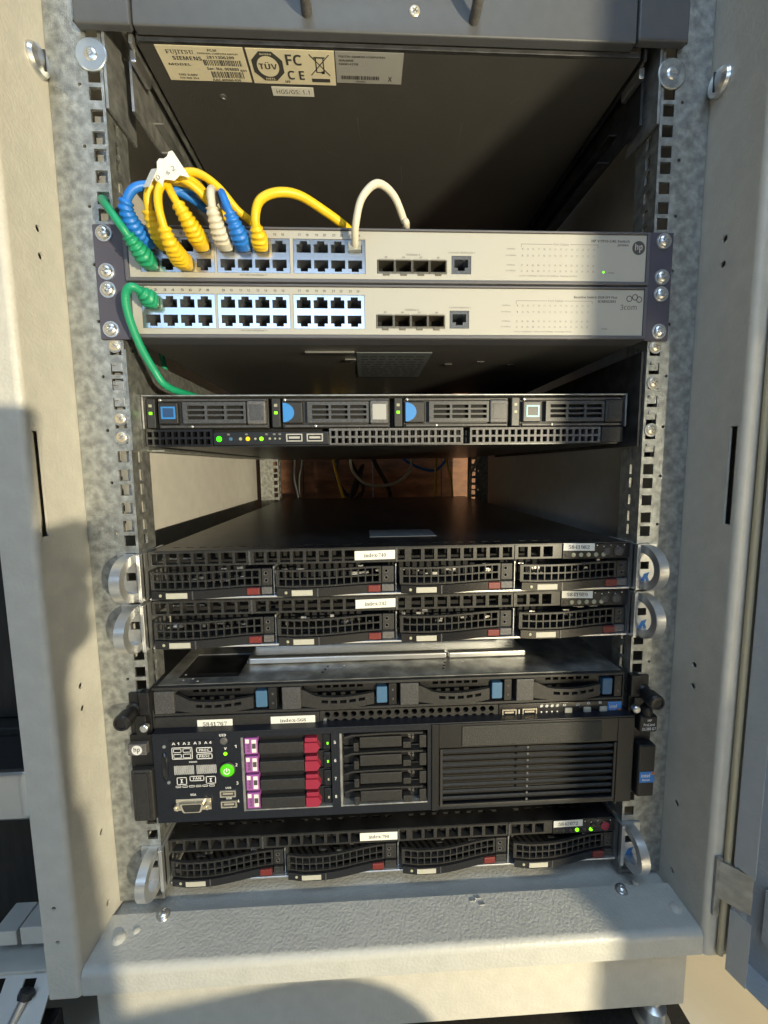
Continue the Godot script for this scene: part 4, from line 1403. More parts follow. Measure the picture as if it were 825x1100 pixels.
# ---------------------------------------------------------------- server with slotted black levers and blue tabs
func build_lever_server() -> void:
	var yt := -542.4
	var yb := -586.6
	var s := thing("rack_server", "black rack server with metal lid and a long aluminium bar lying on it", "server", 0, yb, -320, "rack servers")
	part(s, "casing", mb().bev(-219, 219, yb + 1, yt - 1.0, -640, -26, 0.6), M.black_sheet)
	# lid: plate with a pressed recess at its left, screws along the front
	var dent := [[-207.0, -150.0, 16.0, 66.0]]
	var xs := lines(-220, 219, dent, 0)
	var ys := lines(4.0, 640.0, dent, 2)
	var down := Transform3D(Basis(Vector3.RIGHT, Vector3.FORWARD, Vector3.UP), Vector3(0, yt - 1.0, 0))
	part(s, "lid", mb().sheet(xs, ys, opening(xs, ys, dent), 0.0, 1.0, down), M.zinc_top)
	part(s, "lid_recess", mb().box(-207, -150, yt - 0.99, yt - 0.8, -66, -16), M.server_top_dark)
	for x in [-70.0, 48.0]:
		for q in 3:
			part(s, "rivet", mb().lathe(Vector3(x + q * 2.0, yt, -18.0 - q * 6.0), Vector3.UP, [[1.4, 0], [1.0, 0.5], [0, 0.6]], 8), M.black)
	for q in [[-200.0, -12.0], [-192.0, -14.0], [-186.0, -9.0], [-50.0, -30.0], [70.0, -30.0], [-202.0, -22.0]]:
		part(s, "rivet", mb().lathe(Vector3(q[0], yt, q[1]), Vector3.UP, [[1.2, 0], [0.9, 0.5], [0, 0.6]], 8), M.zinc)
	part(s, "front_frame", mb().bev(-225, 220.5, yt - 3.4, yt - 0.6, -26, 0.6, 0.6).bev(-225, 220.5, yt - 28.4, yt - 25.8, -26, 0.2, 0.6).bev(-225, -223, yb, yt - 1, -26, 0.4, 0.5).bev(219, 220.5, yb, yt - 1, -26, 0.4, 0.5), M.dark_plastic)
	part(s, "cavity", mb().box(-223, 219, yb + 1, yt - 2, -26.5, -14), M.void)
	var bays := [[-222.5, -110.4], [-106.6, 1.0], [3.4, 111.0], [114.2, 218.6]]
	for bay in bays:
		var a: float = bay[0]
		var e: float = bay[1]
		var k := (e - a) / 107.6
		var t := part(s, "drive_tray", mb().bev(a + 0.4, a + 18.0 * k, yt - 25.6, yt - 3.8, -12, 1.2, 0.8), M.grey_plastic)
		# upper rail with slots
		var rects := []
		for i in 6:
			rects.append([a + 32.0 * k + i * 7.6, a + 37.4 * k + i * 7.6, yt - 9.0, yt - 6.4])
		xs = lines(a + 20 * k, a + 88 * k, rects, 0)
		ys = lines(yt - 12.4, yt - 4.6, rects, 2)
		part(t, "upper_rail", mb().sheet(xs, ys, opening(xs, ys, rects), -11, -5.4), M.black)
		# bowed lever with a row of slots
		rects = []
		for i in 5:
			rects.append([a + 37.0 * k + i * 8.6, a + 43.0 * k + i * 8.6, yt - 18.6, yt - 15.6])
		xs = lines(a + 18 * k, a + 86 * k, rects, 0)
		ys = lines(yt - 24.0, yt - 12.6, rects, 2)
		var more := []
		for x in xs:
			more.append(x)
		for i in 3:
			more.append(a + (22.0 + i * 4.5) * k)
		more.sort()
		var bow := func(p: Vector3) -> Vector3:
			var u := clampf((p.x - a - 18 * k) / (68 * k), 0, 1)
			var up := 0.0 if p.y < yt - 18 else 5.0 * (1.0 - smoothstep(0.0, 0.24, u))
			return p + Vector3(0, up - sin(u * PI) * 1.0, sin(u * PI) * 5.0)
		var g := mb().sheet(more, ys, opening(more, ys, rects), -4.6, -1.0)
		g.bend(0, bow)
		part(t, "lever", g, M.dark_plastic)
		part(t, "release_tab", mb().bev(a + 88.0 * k, a + 98.4 * k, yt - 23.6, yt - 7.2, -8, -0.4, 1.0), M.blue_tab)
		part(t, "tray_end", mb().bev(a + 99.4 * k, e - 0.4, yt - 25.4, yt - 3.8, -12, 0.4, 0.8), M.black)
		for q in [-10.0, -19.0]:
			part(t, "status_light", mb().lathe(Vector3(a + 103.5 * k, yt + q, 0.3), Vector3.BACK, [[1.3, 0], [1.0, 0.4], [0, 0.5]], 8), M.grey_plastic)
	# lower band: solid left part with two paper labels, honeycomb grille, operator panel
	part(s, "lower_band", mb().bev(-222.8, -72.0, yb, yt - 28.6, -14, 1.4, 0.7), M.dark_plastic)
	var l := part(s, "paper_label", mb().bev(-184, -152, yb + 3.6, yb + 12.0, 1.3, 1.7, 0.1), M.paper)
	part(l, "print", mb().words("5841767", Vector3(-168, yb + 7.8, 1.8), 22, 3.8, font(true)), M.print_dark)
	l = part(s, "paper_label", mb().bev(-117, -76, yb + 4.6, yb + 12.6, 1.3, 1.7, 0.1), M.paper)
	part(l, "print", mb().words("index-568", Vector3(-96.5, yb + 8.6, 1.8), 24, 3.4, font(true)), M.print_dark)
	var hx := [-71.6]
	for i in 20:
		hx.append(-68.0 + i * 8.2)
		hx.append(-61.6 + i * 8.2)
	hx.append(97.6)
	var hy := [yb + 1.0, yb + 1.6, yb + 8.0, yb + 8.6, yb + 15.0, yt - 28.6]
	part(s, "honeycomb_grille", mb().sheet(hx, hy, func(i, j): return 2 if i % 2 == 1 and (j == 1 or j == 3) else 1, -3.0, 0.4, Transform3D(), 2.75), M.dark_plastic)
	part(s, "grille_pin", mb().lathe(Vector3(-67, yb + 7.0, 0.5), Vector3.BACK, [[2.0, 0], [1.6, 0.8], [0, 1.0]], 12), M.zinc)
	part(s, "lower_edge", mb().bev(-72, 40, yb - 1.6, yb + 0.6, -6, 2.4, 0.5), M.alu)
	var op := part(s, "operator_panel", mb().bev(98.0, 218.8, yb + 1.0, yt - 28.6, -10, 0.8, 0.6), M.black_gloss)
	usb(op, 101.3, 115.0, yb + 4.4, yb + 10.8, 0.8, M.nickel)
	usb(op, 120.8, 134.8, yb + 4.6, yb + 11.0, 0.8, M.nickel)
	var w := mb()
	for i in 4:
		w.words("#", Vector3(139.6 + i * 5.2, yb + 12.6, 0.9), 3.2, 3.0, font()).lathe(Vector3(139.6 + i * 5.2, yb + 6.6, 0.8), Vector3.BACK, [[0.8, 0.1], [0, 0.1]], 8)
	for q in [[162.0, 12.8], [175.0, 12.6], [185.5, 13.8], [197.0, 14.0]]:
		w.words("o", Vector3(q[0], yb + q[1], 0.9), 3.0, 2.4, font())
	w.box(117.4, 118.4, yb + 5.6, yb + 10.0, 0.8, 0.95)
	part(op, "symbols", w, M.print_white)
	for x in [161.8, 180.4, 196.4]:
		part(op, "push_button", mb().bev(x, x + 7.4, yb + 4.8, yb + 10.4, 0.6, 2.6, 0.6), M.label_ivory)
	l = part(op, "sticker", mb().bev(204.8, 218.4, yb + 3.6, yb + 14.4, 0.8, 1.1, 0.1), M.blue_sticker, "blue and white maker sticker")
	part(l, "print", mb().words("intel", Vector3(210, yb + 9.6, 1.2), 7.4, 4.0, font()).words("Xeon", Vector3(209.6, yb + 5.8, 1.2), 6.0, 1.8, font()), M.paper)
	part(l, "corner", mb().box(214.6, 218.2, yb + 4.0, yb + 7.0, 1.1, 1.2), M.orange)
	# thumb knobs on both ears
	for sd in [-1.0, 1.0]:
		part(s, "mounting_ear", mb().bev(sd * 224, sd * 243, yb + 2, yt - 3, 0.3, 3.0, 0.5), M.black)
		part(s, "ear_block", mb().bev(sd * 222.5, sd * 232.0, yt - 22, yt - 0.6, 0.2, 8.0, 1.0), M.black)
		var x := -239.0 if sd < 0 else 237.5
		var y := -561.0
		part(s, "thumb_knob", mb().lathe(Vector3(x, y, 2.0), Vector3(0, -0.05, 1), [[6.6, 0], [6.8, 2], [5.6, 4], [5.4, 9], [7.2, 10.4], [7.4, 20], [6.2, 22.0], [4.4, 22.4], [4.0, 21.2], [0, 21.2]], 22), M.black)
		part(s, "ear_lever", mb().bev(sd * 227, sd * 236.5, y - 24, y - 4, 3.0, 7.0, 1.0), M.black)
		part(s, "ear_pin", mb().cyl(Vector3(sd * 227.0, y - 14, 6.6), Vector3(sd * 227.0, y - 14, 12.0), 3.6, 14, 0.8), M.zinc)


# ---------------------------------------------------------------- tall server with two drive cages and a louvred right half
func build_wide_server() -> void:
	var yt := -582.2
	var yb := -668.6
	var z := 10.0
	var s := thing("rack_server", "tall black rack server with purple and red drive handles and louvred right half", "server", 0, yb, -320, "rack servers")
	part(s, "casing", mb().bev(-219, 219, yb + 1, yt - 0.6, -650, z - 22, 0.8), M.black_sheet)
	var cage_a := [-142.8, -61.0, -660.4, -587.4]
	var cage_b := [-53.4, 28.4, -660.4, -587.4]
	var louvre := [39.4, 209.0, -663.6, -606.4]
	var bay := [60.0, 193.6, -604.6, -583.8]
	var rects := [cage_a, cage_b, louvre]
	var xs := lines(-221, 225.4, rects, 0)
	var ys := lines(yb, yt, rects, 2)
	part(s, "face_plate", mb().sheet(xs, ys, opening(xs, ys, rects), z - 20, z), M.navy)
	part(s, "top_trim", mb().bev(-221, 225.4, yt - 0.2, yt + 1.4, z - 20, z + 0.8, 0.5), M.navy)
	part(s, "right_half", mb().bev(32.0, 38.8, yb, yt, z, z + 1.6, 0.6).bev(209.4, 225.4, yb, yt, z, z + 1.6, 0.6).bev(38.8, 209.4, -605.6, yt, z, z + 1.4, 0.4), M.black)
	part(s, "blank_panel", mb().bev(bay[0], bay[1], bay[2] + 0.6, bay[3] - 0.2, z + 1.0, z + 2.4, 0.8), M.textured_black)
	var lv := part(s, "louvre_frame", mb().bev(39.6, 208.8, -665.0, -662.2, z, z + 2.0, 0.6).bev(39.6, 42.4, -663.0, -606.6, z, z + 2.0, 0.6).bev(206.0, 208.8, -663.0, -606.6, z, z + 2.0, 0.6).box(39.6, 208.8, -663.4, -606.6, z - 19, z - 12), M.dark_plastic)
	for i in 8:
		var y := -611.5 - i * 6.7
		var at := Transform3D(Basis(Vector3.RIGHT, 0.62), Vector3(0, y, z - 1.0))
		part(lv, "louvre_slat", mb().sheet([42.4, 206.0], [-3.0, 2.4], solid, -1.0, 1.0, at), M.dark_plastic)
	var w := mb()
	for i in 9:
		w.lathe(Vector3(123.2, -608.4 - i * 6.6, z + 0.6), Vector3.BACK, [[1.3, 0], [1.0, 0.5], [0, 0.6]], 8)
	part(lv, "rib_pins", w, M.mid_grey)
	# two cages of four
	for c in 2:
		var r: Array = cage_a if c == 0 else cage_b
		var g := part(s, "drive_cage", mb().box(r[0], r[1], r[2], r[3], z - 19.5, z - 14).bev(r[0], r[0] + 2.2, r[2], r[3], z - 14, z + 0.8, 0.4).bev(r[0], r[1], r[2], r[2] + 1.4, z - 14, z + 0.5, 0.3), M.galv_plain)
		for i in 4:
			var y1: float = r[3] - 0.6 - i * 18.0
			var y0 := y1 - 16.8
			var x0: float = r[0] + 3.2
			if c == 0:
				var d := part(g, "drive_carrier", mb().bev(x0 + 12.6, r[1] - 0.6, y0, y1, z - 14, z - 3.4, 0.8), M.black)
				var body := mb().bev(x0 + 13.0, x0 + 54.0, y0 + 0.8, y1 - 5.0, z - 4, z + 1.8, 1.0)
				body.bend(0, func(p: Vector3) -> Vector3: return p)
				part(d, "handle", body, M.dark_plastic)
				part(d, "label", mb().bev(x0, x0 + 11.8, y0 + 0.4, y1 - 0.6, z - 8, z + 0.2, 0.5), M.purple)
				part(d, "label_print", mb().box(x0 + 6.6, x0 + 10.6, y0 + 2.2, y1 - 2.2, z + 0.2, z + 0.35).box(x0 + 1.0, x0 + 4.2, y1 - 5.4, y1 - 1.6, z + 0.2, z + 0.35), M.paper)
				part(d, "label_band", mb().box(x0 + 6.9, x0 + 10.3, y0 + 6.0, y1 - 5.8, z + 0.36, z + 0.45).words("SAS", Vector3(x0 + 3.6, (y0 + y1) * 0.5 - 1.5, z + 0.3), 8.0, 2.4, font(), Vector3.UP, Vector3.LEFT), M.print_dark)
				var tip := PackedVector2Array([Vector2(0, 0), Vector2(11, 0), Vector2(14, 4.6), Vector2(11, 9.4), Vector2(0, 9.4)])
				part(d, "latch", mb().prism(tip, z - 4, z + 2.6, Transform3D(Basis(), Vector3(x0 + 54.6, y0 + 1.4, 0))).bev(x0 + 54.6, x0 + 66.0, y0 + 10.6, y1 - 2.0, z - 4, z + 1.4, 0.6), M.wine)
				part(d, "light_column", mb().bev(r[1] - 7.6, r[1] - 0.8, y0 + 0.6, y1 - 0.8, z - 5, z - 1.4, 0.6), M.black_gloss)
				part(d, "status_light", mb().bev(r[1] - 4.2, r[1] - 2.6, y0 + 6.0, y0 + 8.4, z - 1.6, z - 1.1, 0.2), M.led_lime if i < 2 else M.led_off)
			else:
				var d := part(g, "drive_blank", mb().bev(x0, r[1] - 0.6, y0, y1, z - 14, z - 7, 0.8), M.black)
				part(d, "handle", mb().bev(x0 + 15.0, x0 + 54.6, y0 + 1.2, y1 - 4.6, z - 8, z - 0.2, 1.0), M.dark_plastic)
				part(d, "bow", mb().strap([Vector2(x0 + 1, y1 - 4), Vector2(x0 + 8, y1 - 1.8), Vector2(x0 + 40, y1 - 1.0), Vector2(x0 + 74, y1 - 1.6)], 1.6, z - 8, z + 0.8), M.dark_plastic)
				for q in [[9.6, 14.4, -0.6, 8.0, 1.4], [55.4, 63.0, 0.6, 6.8, 1.0], [70.6, 77.2, 0.6, 12.8, 1.0]]:
					part(d, "clasp", mb().bev(x0 + q[0], x0 + q[1], y0 + q[2], y0 + q[3], z - 6, z + q[4], 0.6), M.dark_plastic)
				var vent := mb()
				for q in 6:
					vent.lathe(Vector3(x0 + 62.0 + (q % 2) * 4.0, y1 - 4.6 - (q / 2) * 3.0, z - 6.9), Vector3.BACK, [[1.5, 0], [1.4, 0.5], [0.9, 0.5], [0.8, 0.1], [0, 0.1]], 8)
				part(d, "vent_rings", vent, M.mid_grey)
	w = mb()
	for c in 2:
		for i in 4:
			w.words(str(c * 4 + i + 1), Vector3((-147.6 if c == 0 else -57.6), -596.0 - i * 18.0, z + 0.1), 1.8, 3.0, font())
	part(s, "bay_numbers", w, M.print_white)
	# status diagram
	var dg := part(s, "status_diagram", mb().bev(-206.6, -166.2, -634.4, -588.0, z, z + 0.5, 0.2), M.black_gloss)
	w = mb()
	var zz := z + 0.6
	var frame := func(x0: float, x1: float, y0: float, y1: float, t: float) -> void:
		for q in [[x0, x1, y1 - t, y1], [x0, x1, y0, y0 + t], [x0, x0 + t, y0, y1], [x1 - t, x1, y0, y1]]:
			w.quad(Vector3(q[0], q[2], zz), Vector3(q[1], q[2], zz), Vector3(q[1], q[3], zz), Vector3(q[0], q[3], zz), Vector3.BACK)
	for i in 4:
		w.words("A %d" % (i + 1), Vector3(-200.6 + i * 9.6, -590.8, zz), 6.6, 2.4, font())
	frame.call(-204.4, -186.0, -606.0, -594.4, 0.7)
	frame.call(-203.0, -195.8, -605.0, -600.8, 0.6)
	frame.call(-194.6, -187.4, -605.0, -600.8, 0.6)
	frame.call(-203.0, -195.8, -599.6, -595.6, 0.6)
	frame.call(-194.6, -187.4, -599.6, -595.6, 0.6)
	for y in [-598.0, -604.2]:
		frame.call(-182.6, -168.4, y - 2.4, y + 2.8, 0.8)
		w.words("PROC", Vector3(-175.5, y + 0.2, zz), 9.4, 2.2, font())
	w.words("DIMMS", Vector3(-186, -609.0, zz), 7, 1.5, font())
	for h in 2:
		for i in 9:
			var x := -203.2 + h * 20.0 + i * 2.0
			frame.call(x, x + 1.5, -621.0, -612.2, 0.45)
	for x in [-200.6, -174.6]:
		frame.call(x - 1.0, x + 8.0, -631.0, -623.6, 0.7)
		w.words("I", Vector3(x + 3.4, -627.4, zz), 2.4, 4.0, font())
	frame.call(-190.0, -177.0, -627.8, -622.8, 0.7)
	w.words("FAN", Vector3(-183.4, -625.3, zz), 7, 2.2, font())
	for i in 6:
		frame.call(-203.0 + i * 6.0, -198.0 + i * 6.0, -633.8, -631.8, 0.5)
	part(dg, "print", w, M.print_white)
	w = mb().words("UID", Vector3(-158.6, -584.6, z + 0.1), 6, 2.4, font()).words("v", Vector3(-156.8, -597.6, z + 0.1), 2.6, 2.4, font()).words("VGA", Vector3(-188.0, -641.6, z + 0.1), 5.4, 2.2, font()).words("USB", Vector3(-156.0, -636.4, z + 0.1), 5, 1.8, font()).words("USB", Vector3(-156.0, -646.8, z + 0.1), 5, 1.8, font())
	part(s, "lettering", w, M.print_white)
	part(s, "card_pull", mb().lathe(Vector3(-211.4, -613.0, z - 0.4), Vector3.BACK, [[2.9, 0], [2.9, 1.2], [2.2, 1.6], [0, 1.2]], 18).bend(0, func(p: Vector3) -> Vector3: return Vector3(p.x, -613.0 + (p.y + 613.0) * 5.0, p.z)), M.black_gloss)
	for q in [[-211.0, -593.6], [-209.0, -628.6]]:
		part(s, "pin", mb().lathe(Vector3(q[0], q[1], z), Vector3.BACK, [[1.7, 0], [1.4, 0.6], [0, 0.8]], 12), M.zinc)
	part(s, "identify_button", mb().lathe(Vector3(-157.8, -590.0, z), Vector3.BACK, [[3.4, 0], [3.4, 0.8], [2.8, 1.2], [2.6, 0.8], [0, 1.4]], 18), M.mid_grey)
	part(s, "health_light", mb().lathe(Vector3(-157.0, -602.8, z), Vector3.BACK, [[1.8, 0], [1.4, 0.6], [0, 0.8]], 12), M.led_lime)
	var pw := part(s, "power_button", mb().lathe(Vector3(-155.6, -618.0, z), Vector3.BACK, [[7.6, 0], [7.6, 1.4], [6.8, 2.0], [6.4, 1.6]], 26), M.dark_plastic)
	part(pw, "button_light", mb().lathe(Vector3(-155.6, -618.0, z), Vector3.BACK, [[6.4, 1.4], [5.4, 2.6], [0, 3.0]], 26), M.led_button)
	var ring: Array = []
	for i in 13:
		var a := PI * 0.5 + 0.5 + i * (TAU - 1.0) / 12.0
		ring.append(Vector2(cos(a), sin(a)) * 2.6 + Vector2(-155.6, -618.0))
	part(pw, "symbol", mb().strap(ring, 0.8, z + 2.9, z + 3.15).box(-156.0, -155.2, -618.4, -614.6, z + 2.9, z + 3.15), M.paper)
	# display socket
	var dsub := PackedVector2Array([Vector2(-9.6, 4.2), Vector2(9.6, 4.2), Vector2(10.6, 3.0), Vector2(8.4, -3.6), Vector2(7.2, -4.6), Vector2(-7.2, -4.6), Vector2(-8.4, -3.6), Vector2(-10.6, 3.0)])
	var vga := part(s, "display_socket", mb().bev(-203.8, -172.0, -656.6, -645.2, z, z + 1.0, 0.4).prism(dsub, z + 0.9, z + 5.0, Transform3D(Basis(), Vector3(-187.9, -650.8, 0))), M.nickel)
	var inner := PackedVector2Array()
	for q in dsub:
		inner.append(q * 0.82)
	part(vga, "insert", mb().prism(inner, z + 4.9, z + 5.15, Transform3D(Basis(), Vector3(-187.9, -650.8, 0))), M.dark_plastic)
	for x in [-201.4, -174.4]:
		part(vga, "hex_post", mb().lathe(Vector3(x, -650.8, z + 0.9), Vector3.BACK, [[2.8, 0], [2.8, 4.0], [1.8, 4.2], [1.6, 2.4], [0, 2.4]], 6), M.nickel)
	usb(s, -163.6, -149.4, -645.0, -638.8, z, M.nickel)
	usb(s, -163.2, -149.0, -655.6, -649.2, z, M.nickel)
	# ears with latches
	part(s, "mounting_ear", mb().bev(-243.5, -221.4, yb + 1, yt - 2, 1.0, 5.6, 0.8), M.black)
	part(s, "mounting_ear", mb().bev(225.8, 246, yb + 5, yt - 2, 1.0, 5.6, 0.8), M.black)
	part(s, "ear_latch", mb().bev(-241.4, -221.8, -664.6, -613.6, 5.0, 13.0, 2.0).bev(-237, -226, -662, -616, 13.0, 14.2, 0.5), M.dark_plastic)
	part(s, "ear_latch", mb().bev(228.6, 246.4, -662.6, -608.6, 5.0, 15.0, 2.4), M.black)
	var plate := part(s, "logo_plate", mb().bev(-243.0, -226.4, -600.6, -589.8, 5.0, 11.0, 0.8), M.mid_grey)
	var disc := part(plate, "maker_logo", mb().lathe(Vector3(-234.6, -595.2, 11.0), Vector3.BACK, [[4.6, 0], [4.6, 0.15], [0, 0.15]], 26), M.print_white)
	part(disc, "print", mb().words("hp", Vector3(-234.6, -595.4, 11.3), 5.4, 6.0, sans_italic()), M.print_dark)
	var tagp := part(s, "model_plate", mb().bev(229.0, 247.0, -597.4, -580.4, 5.0, 13.6, 2.0), M.black)
	part(tagp, "print", mb().words("HP", Vector3(238.2, -584.6, 13.75), 4.0, 2.4, font()).words("ProLiant", Vector3(238.0, -588.8, 13.75), 11.0, 2.8, font()).words("DL380 G7", Vector3(238.0, -593.0, 13.75), 13.0, 2.8, font()), M.print_white)
	part(s, "plate_knob", mb().lathe(Vector3(238, -580.6, 8.4), Vector3.UP, [[5.4, 0], [5.2, 5], [4.2, 7.4], [0, 7.6]], 16), M.black)
	var st := part(s, "sticker", mb().bev(230.2, 244.8, -646.4, -635.4, 15.0, 15.3, 0.1), M.blue_sticker, "blue and white maker sticker")
	part(st, "print", mb().words("intel", Vector3(236.2, -639.2, 15.4), 8.4, 3.6, font()).words("Xeon", Vector3(236.6, -643.6, 15.4), 8.0, 2.2, font()), M.paper)
	part(st, "corner", mb().box(241.4, 244.6, -638.6, -635.6, 15.3, 15.4), M.orange)


# ---------------------------------------------------------------- cables
func plug(c: Node3D, x: float, y: float, up: bool) -> void:
	var s := 1.0 if up else -1.0
	part(c, "plug", mb().bev(x - 5.4, x + 5.4, y - 3.8, y + 3.8, -9, 9.0, 0.8).bev(x - 2.6, x + 2.6, y + s * 3.6, y + s * 5.4, -6, 10.5, 0.4), M.clear_plastic)


func cable(label: String, group: String, m: Material, path: Array, socket: Array, boot: float, r := 2.9) -> Node3D:
	var c := thing("patch_cable", label, "cable", path[0].x, path[0].y, path[0].z, group)
	var pts := curve(path, 9)
	part(c, "cord", mb().tube(pts, same(r, pts.size()), 12), m)
	if socket.size():
		plug(c, socket[0], socket[1], socket[2])
	if boot > 0.0:
		var bp := []
		var br := []
		var run := 0.0
		var fine_pts := curve(path, 40)
		var next := 0.0
		for i in fine_pts.size():
			if i:
				run += fine_pts[i].distance_to(fine_pts[i - 1])
			if run > boot:
				break
			if run >= next:
				var f := run / boot
				var base := lerpf(5.5, 3.5, smoothstep(0.3, 1.0, f))
				var ridge := 0.9 * (0.5 + 0.5 * cos(run * TAU / 3.6)) if f > 0.22 else 0.5
				bp.append(fine_pts[i])
				br.append(base + ridge)
				next = run + 0.45
		part(c, "boot", mb().tube(bp, br, 20, true), m)
	return c


func build_cables() -> void:
	var hi := -164.5
	var lo := -178.5
	var g := "patch cables in the upper switch"
	cable("green patch cable from the upper switch, leading out through the left mounting rail", g, M.cable_green, [Vector3(-196.5, lo, 6), Vector3(-197, lo + 1, 17), Vector3(-203, -166, 31), Vector3(-214, -150, 30), Vector3(-225, -138, 16), Vector3(-232.5, -128, 0), Vector3(-238, -122, -18), Vector3(-243, -126, -60), Vector3(-246, -240, -120)], [-196.5, lo, false], 26.0)
	cable("blue patch cable with thick ribbed boot, leftmost of the upper switch bundle", g, M.cable_blue, [Vector3(-196.5, hi, 7), Vector3(-199, hi + 3, 20), Vector3(-199, -152, 32), Vector3(-191, -141, 35), Vector3(-178, -135, 29), Vector3(-164, -133, 18), Vector3(-150, -137, 4), Vector3(-142, -144, -10), Vector3(-138, -145, -90)], [-196.5, hi, true], 34.0, 3.1)
	cable("yellow patch cable in the second upper socket, behind the paper tag", g, M.cable_yellow, [Vector3(-182.5, hi, 7), Vector3(-183, hi + 3, 19), Vector3(-184, -152, 29), Vector3(-181, -139, 32), Vector3(-170, -131, 28), Vector3(-156, -128, 18), Vector3(-146, -134, 4), Vector3(-140, -144, -10), Vector3(-130, -145, -90)], [-182.5, hi, true], 27.0)
	cable("yellow patch cable with hooked clip, plugged into a lower socket", g, M.cable_yellow, [Vector3(-168.5, lo, 7), Vector3(-168, lo - 2, 20), Vector3(-168, -176, 36), Vector3(-170, -160, 44), Vector3(-170, -144, 41), Vector3(-164, -132, 32), Vector3(-152, -127, 20), Vector3(-142, -136, 3), Vector3(-134, -144, -12), Vector3(-124, -145, -90)], [-168.5, lo, false], 38.0)
	cable("yellow patch cable in the fourth upper socket, leaning left to the paper tag", g, M.cable_yellow, [Vector3(-154.5, hi, 7), Vector3(-155, hi + 2, 19), Vector3(-158, -155, 32), Vector3(-165, -142, 36), Vector3(-168, -131, 30), Vector3(-160, -124, 20), Vector3(-148, -128, 8), Vector3(-142, -142, -10), Vector3(-116, -145, -90)], [-154.5, hi, true], 34.0)
	cable("thin yellow patch cable strand running right from the paper tag over the switch", g, M.cable_yellow, [Vector3(-172, -132, 26), Vector3(-164, -124, 24), Vector3(-150, -121, 22), Vector3(-136, -128, 18), Vector3(-124, -140, 10), Vector3(-113, -145.5, -6), Vector3(-104, -145.8, -90)], [], 0.0)
	cable("short yellow patch cable strand dipping behind the white ribbed boot", g, M.cable_yellow, [Vector3(-168, -132, 32), Vector3(-160, -130, 30), Vector3(-150, -134, 25), Vector3(-141, -141, 14), Vector3(-131, -145.8, -4), Vector3(-126, -145.8, -90)], [], 0.0)
	cable("blue patch cable strand peeping out right of the paper tag", g, M.cable_blue, [Vector3(-170, -136, 22), Vector3(-158, -129, 16), Vector3(-148, -132, 12), Vector3(-140, -141, 4), Vector3(-134, -145.8, -12), Vector3(-128, -145.8, -90)], [], 0.0)
	cable("white patch cable with ribbed boot beside the blue one in the upper switch", g, M.cable_white, [Vector3(-135.5, hi, 7), Vector3(-136, hi + 3, 19), Vector3(-137, -152, 29), Vector3(-138, -139, 29), Vector3(-140, -131, 18), Vector3(-142, -134, 3), Vector3(-142, -144, -14), Vector3(-140, -145, -90)], [-135.5, hi, true], 29.0, 3.0)
	cable("blue patch cable with slim boot, right of the white one", g, M.cable_blue, [Vector3(-121.5, hi, 7), Vector3(-122, hi + 3, 19), Vector3(-125, -152, 28), Vector3(-130, -139, 27), Vector3(-134, -132, 14), Vector3(-136, -137, -2), Vector3(-136, -145, -20), Vector3(-133, -145, -90)], [-121.5, hi, true], 26.0)
	cable("yellow patch cable arching to the right over the upper switch", g, M.cable_yellow, [Vector3(-107.5, hi, 7), Vector3(-107, hi + 3, 17), Vector3(-107, -154, 24), Vector3(-103, -141, 24), Vector3(-91, -132, 19), Vector3(-75, -130, 13), Vector3(-56, -137, 6), Vector3(-37, -146, -3), Vector3(-26, -146, -30), Vector3(-20, -146, -120)], [-107.5, hi, true], 17.0, 3.4)
	cable("white patch cable looping up from the last socket of the upper switch", g, M.cable_white, [Vector3(-31.5, hi, 6), Vector3(-31, hi + 2, 12), Vector3(-30, -154, 20), Vector3(-25, -138, 24), Vector3(-13, -126, 22), Vector3(0, -129, 14), Vector3(9, -141, 4), Vector3(12, -146.5, -6), Vector3(14, -146.5, -120)], [-31.5, hi, true], 0.0, 2.9)
	cable("green patch cable hanging down from the lower switch to the server below", "", M.cable_green, [Vector3(-197.8, -208.2, 6), Vector3(-198, -207, 15), Vector3(-203, -204, 23), Vector3(-209, -209, 22), Vector3(-211, -222, 17), Vector3(-209, -242, 7), Vector3(-204, -260, -4), Vector3(-198, -272, -12), Vector3(-188, -275.5, -40), Vector3(-170, -275.5, -110)], [-197.8, -208.2, true], 14.0, 3.1)
	# paper tag folded round the bundle
	var t := thing("paper_tag", "white handwritten paper tag wrapped round the yellow cables", "tag", -166, -140, 42)
	var sheet := mb()
	var us := []
	for i in 9:
		us.append(-10.0 + i * 2.7)
	sheet.sheet(us, [-7.0, -2.5, 2.5, 7.0], solid, 0.0, 0.25, Transform3D(Basis(Vector3.BACK, 0.6), Vector3.ZERO))
	sheet.bend(0, func(p: Vector3) -> Vector3: return p + Vector3(-164, -133, 40.0 + 4.0 * cos(p.x * 0.2) + 2.2 * sin(p.y * 0.55 + p.x * 0.3)))
	var paper := part(t, "paper", sheet, M.paper)
	var flap := mb().sheet([-6.0, 0.0, 6.0], [-7.0, 0.0, 7.0], solid, 0.0, 0.25, Transform3D(Basis(Vector3.BACK, -0.5) * Basis(Vector3.UP, -0.7), Vector3(-176, -137, 40.5)))
	part(t, "flap", flap, M.paper)
	part(paper, "handwriting", mb().words("s 2", Vector3(-160, -134, 44.6), 7, 3.2, font(false, false), Vector3(0.82, 0.57, 0), Vector3(-0.57, 0.82, 0)).words("o", Vector3(-169, -139, 44.8), 2.6, 3.2, font(false, false), Vector3(0.82, 0.57, 0), Vector3(-0.57, 0.82, 0)), M.print_grey)
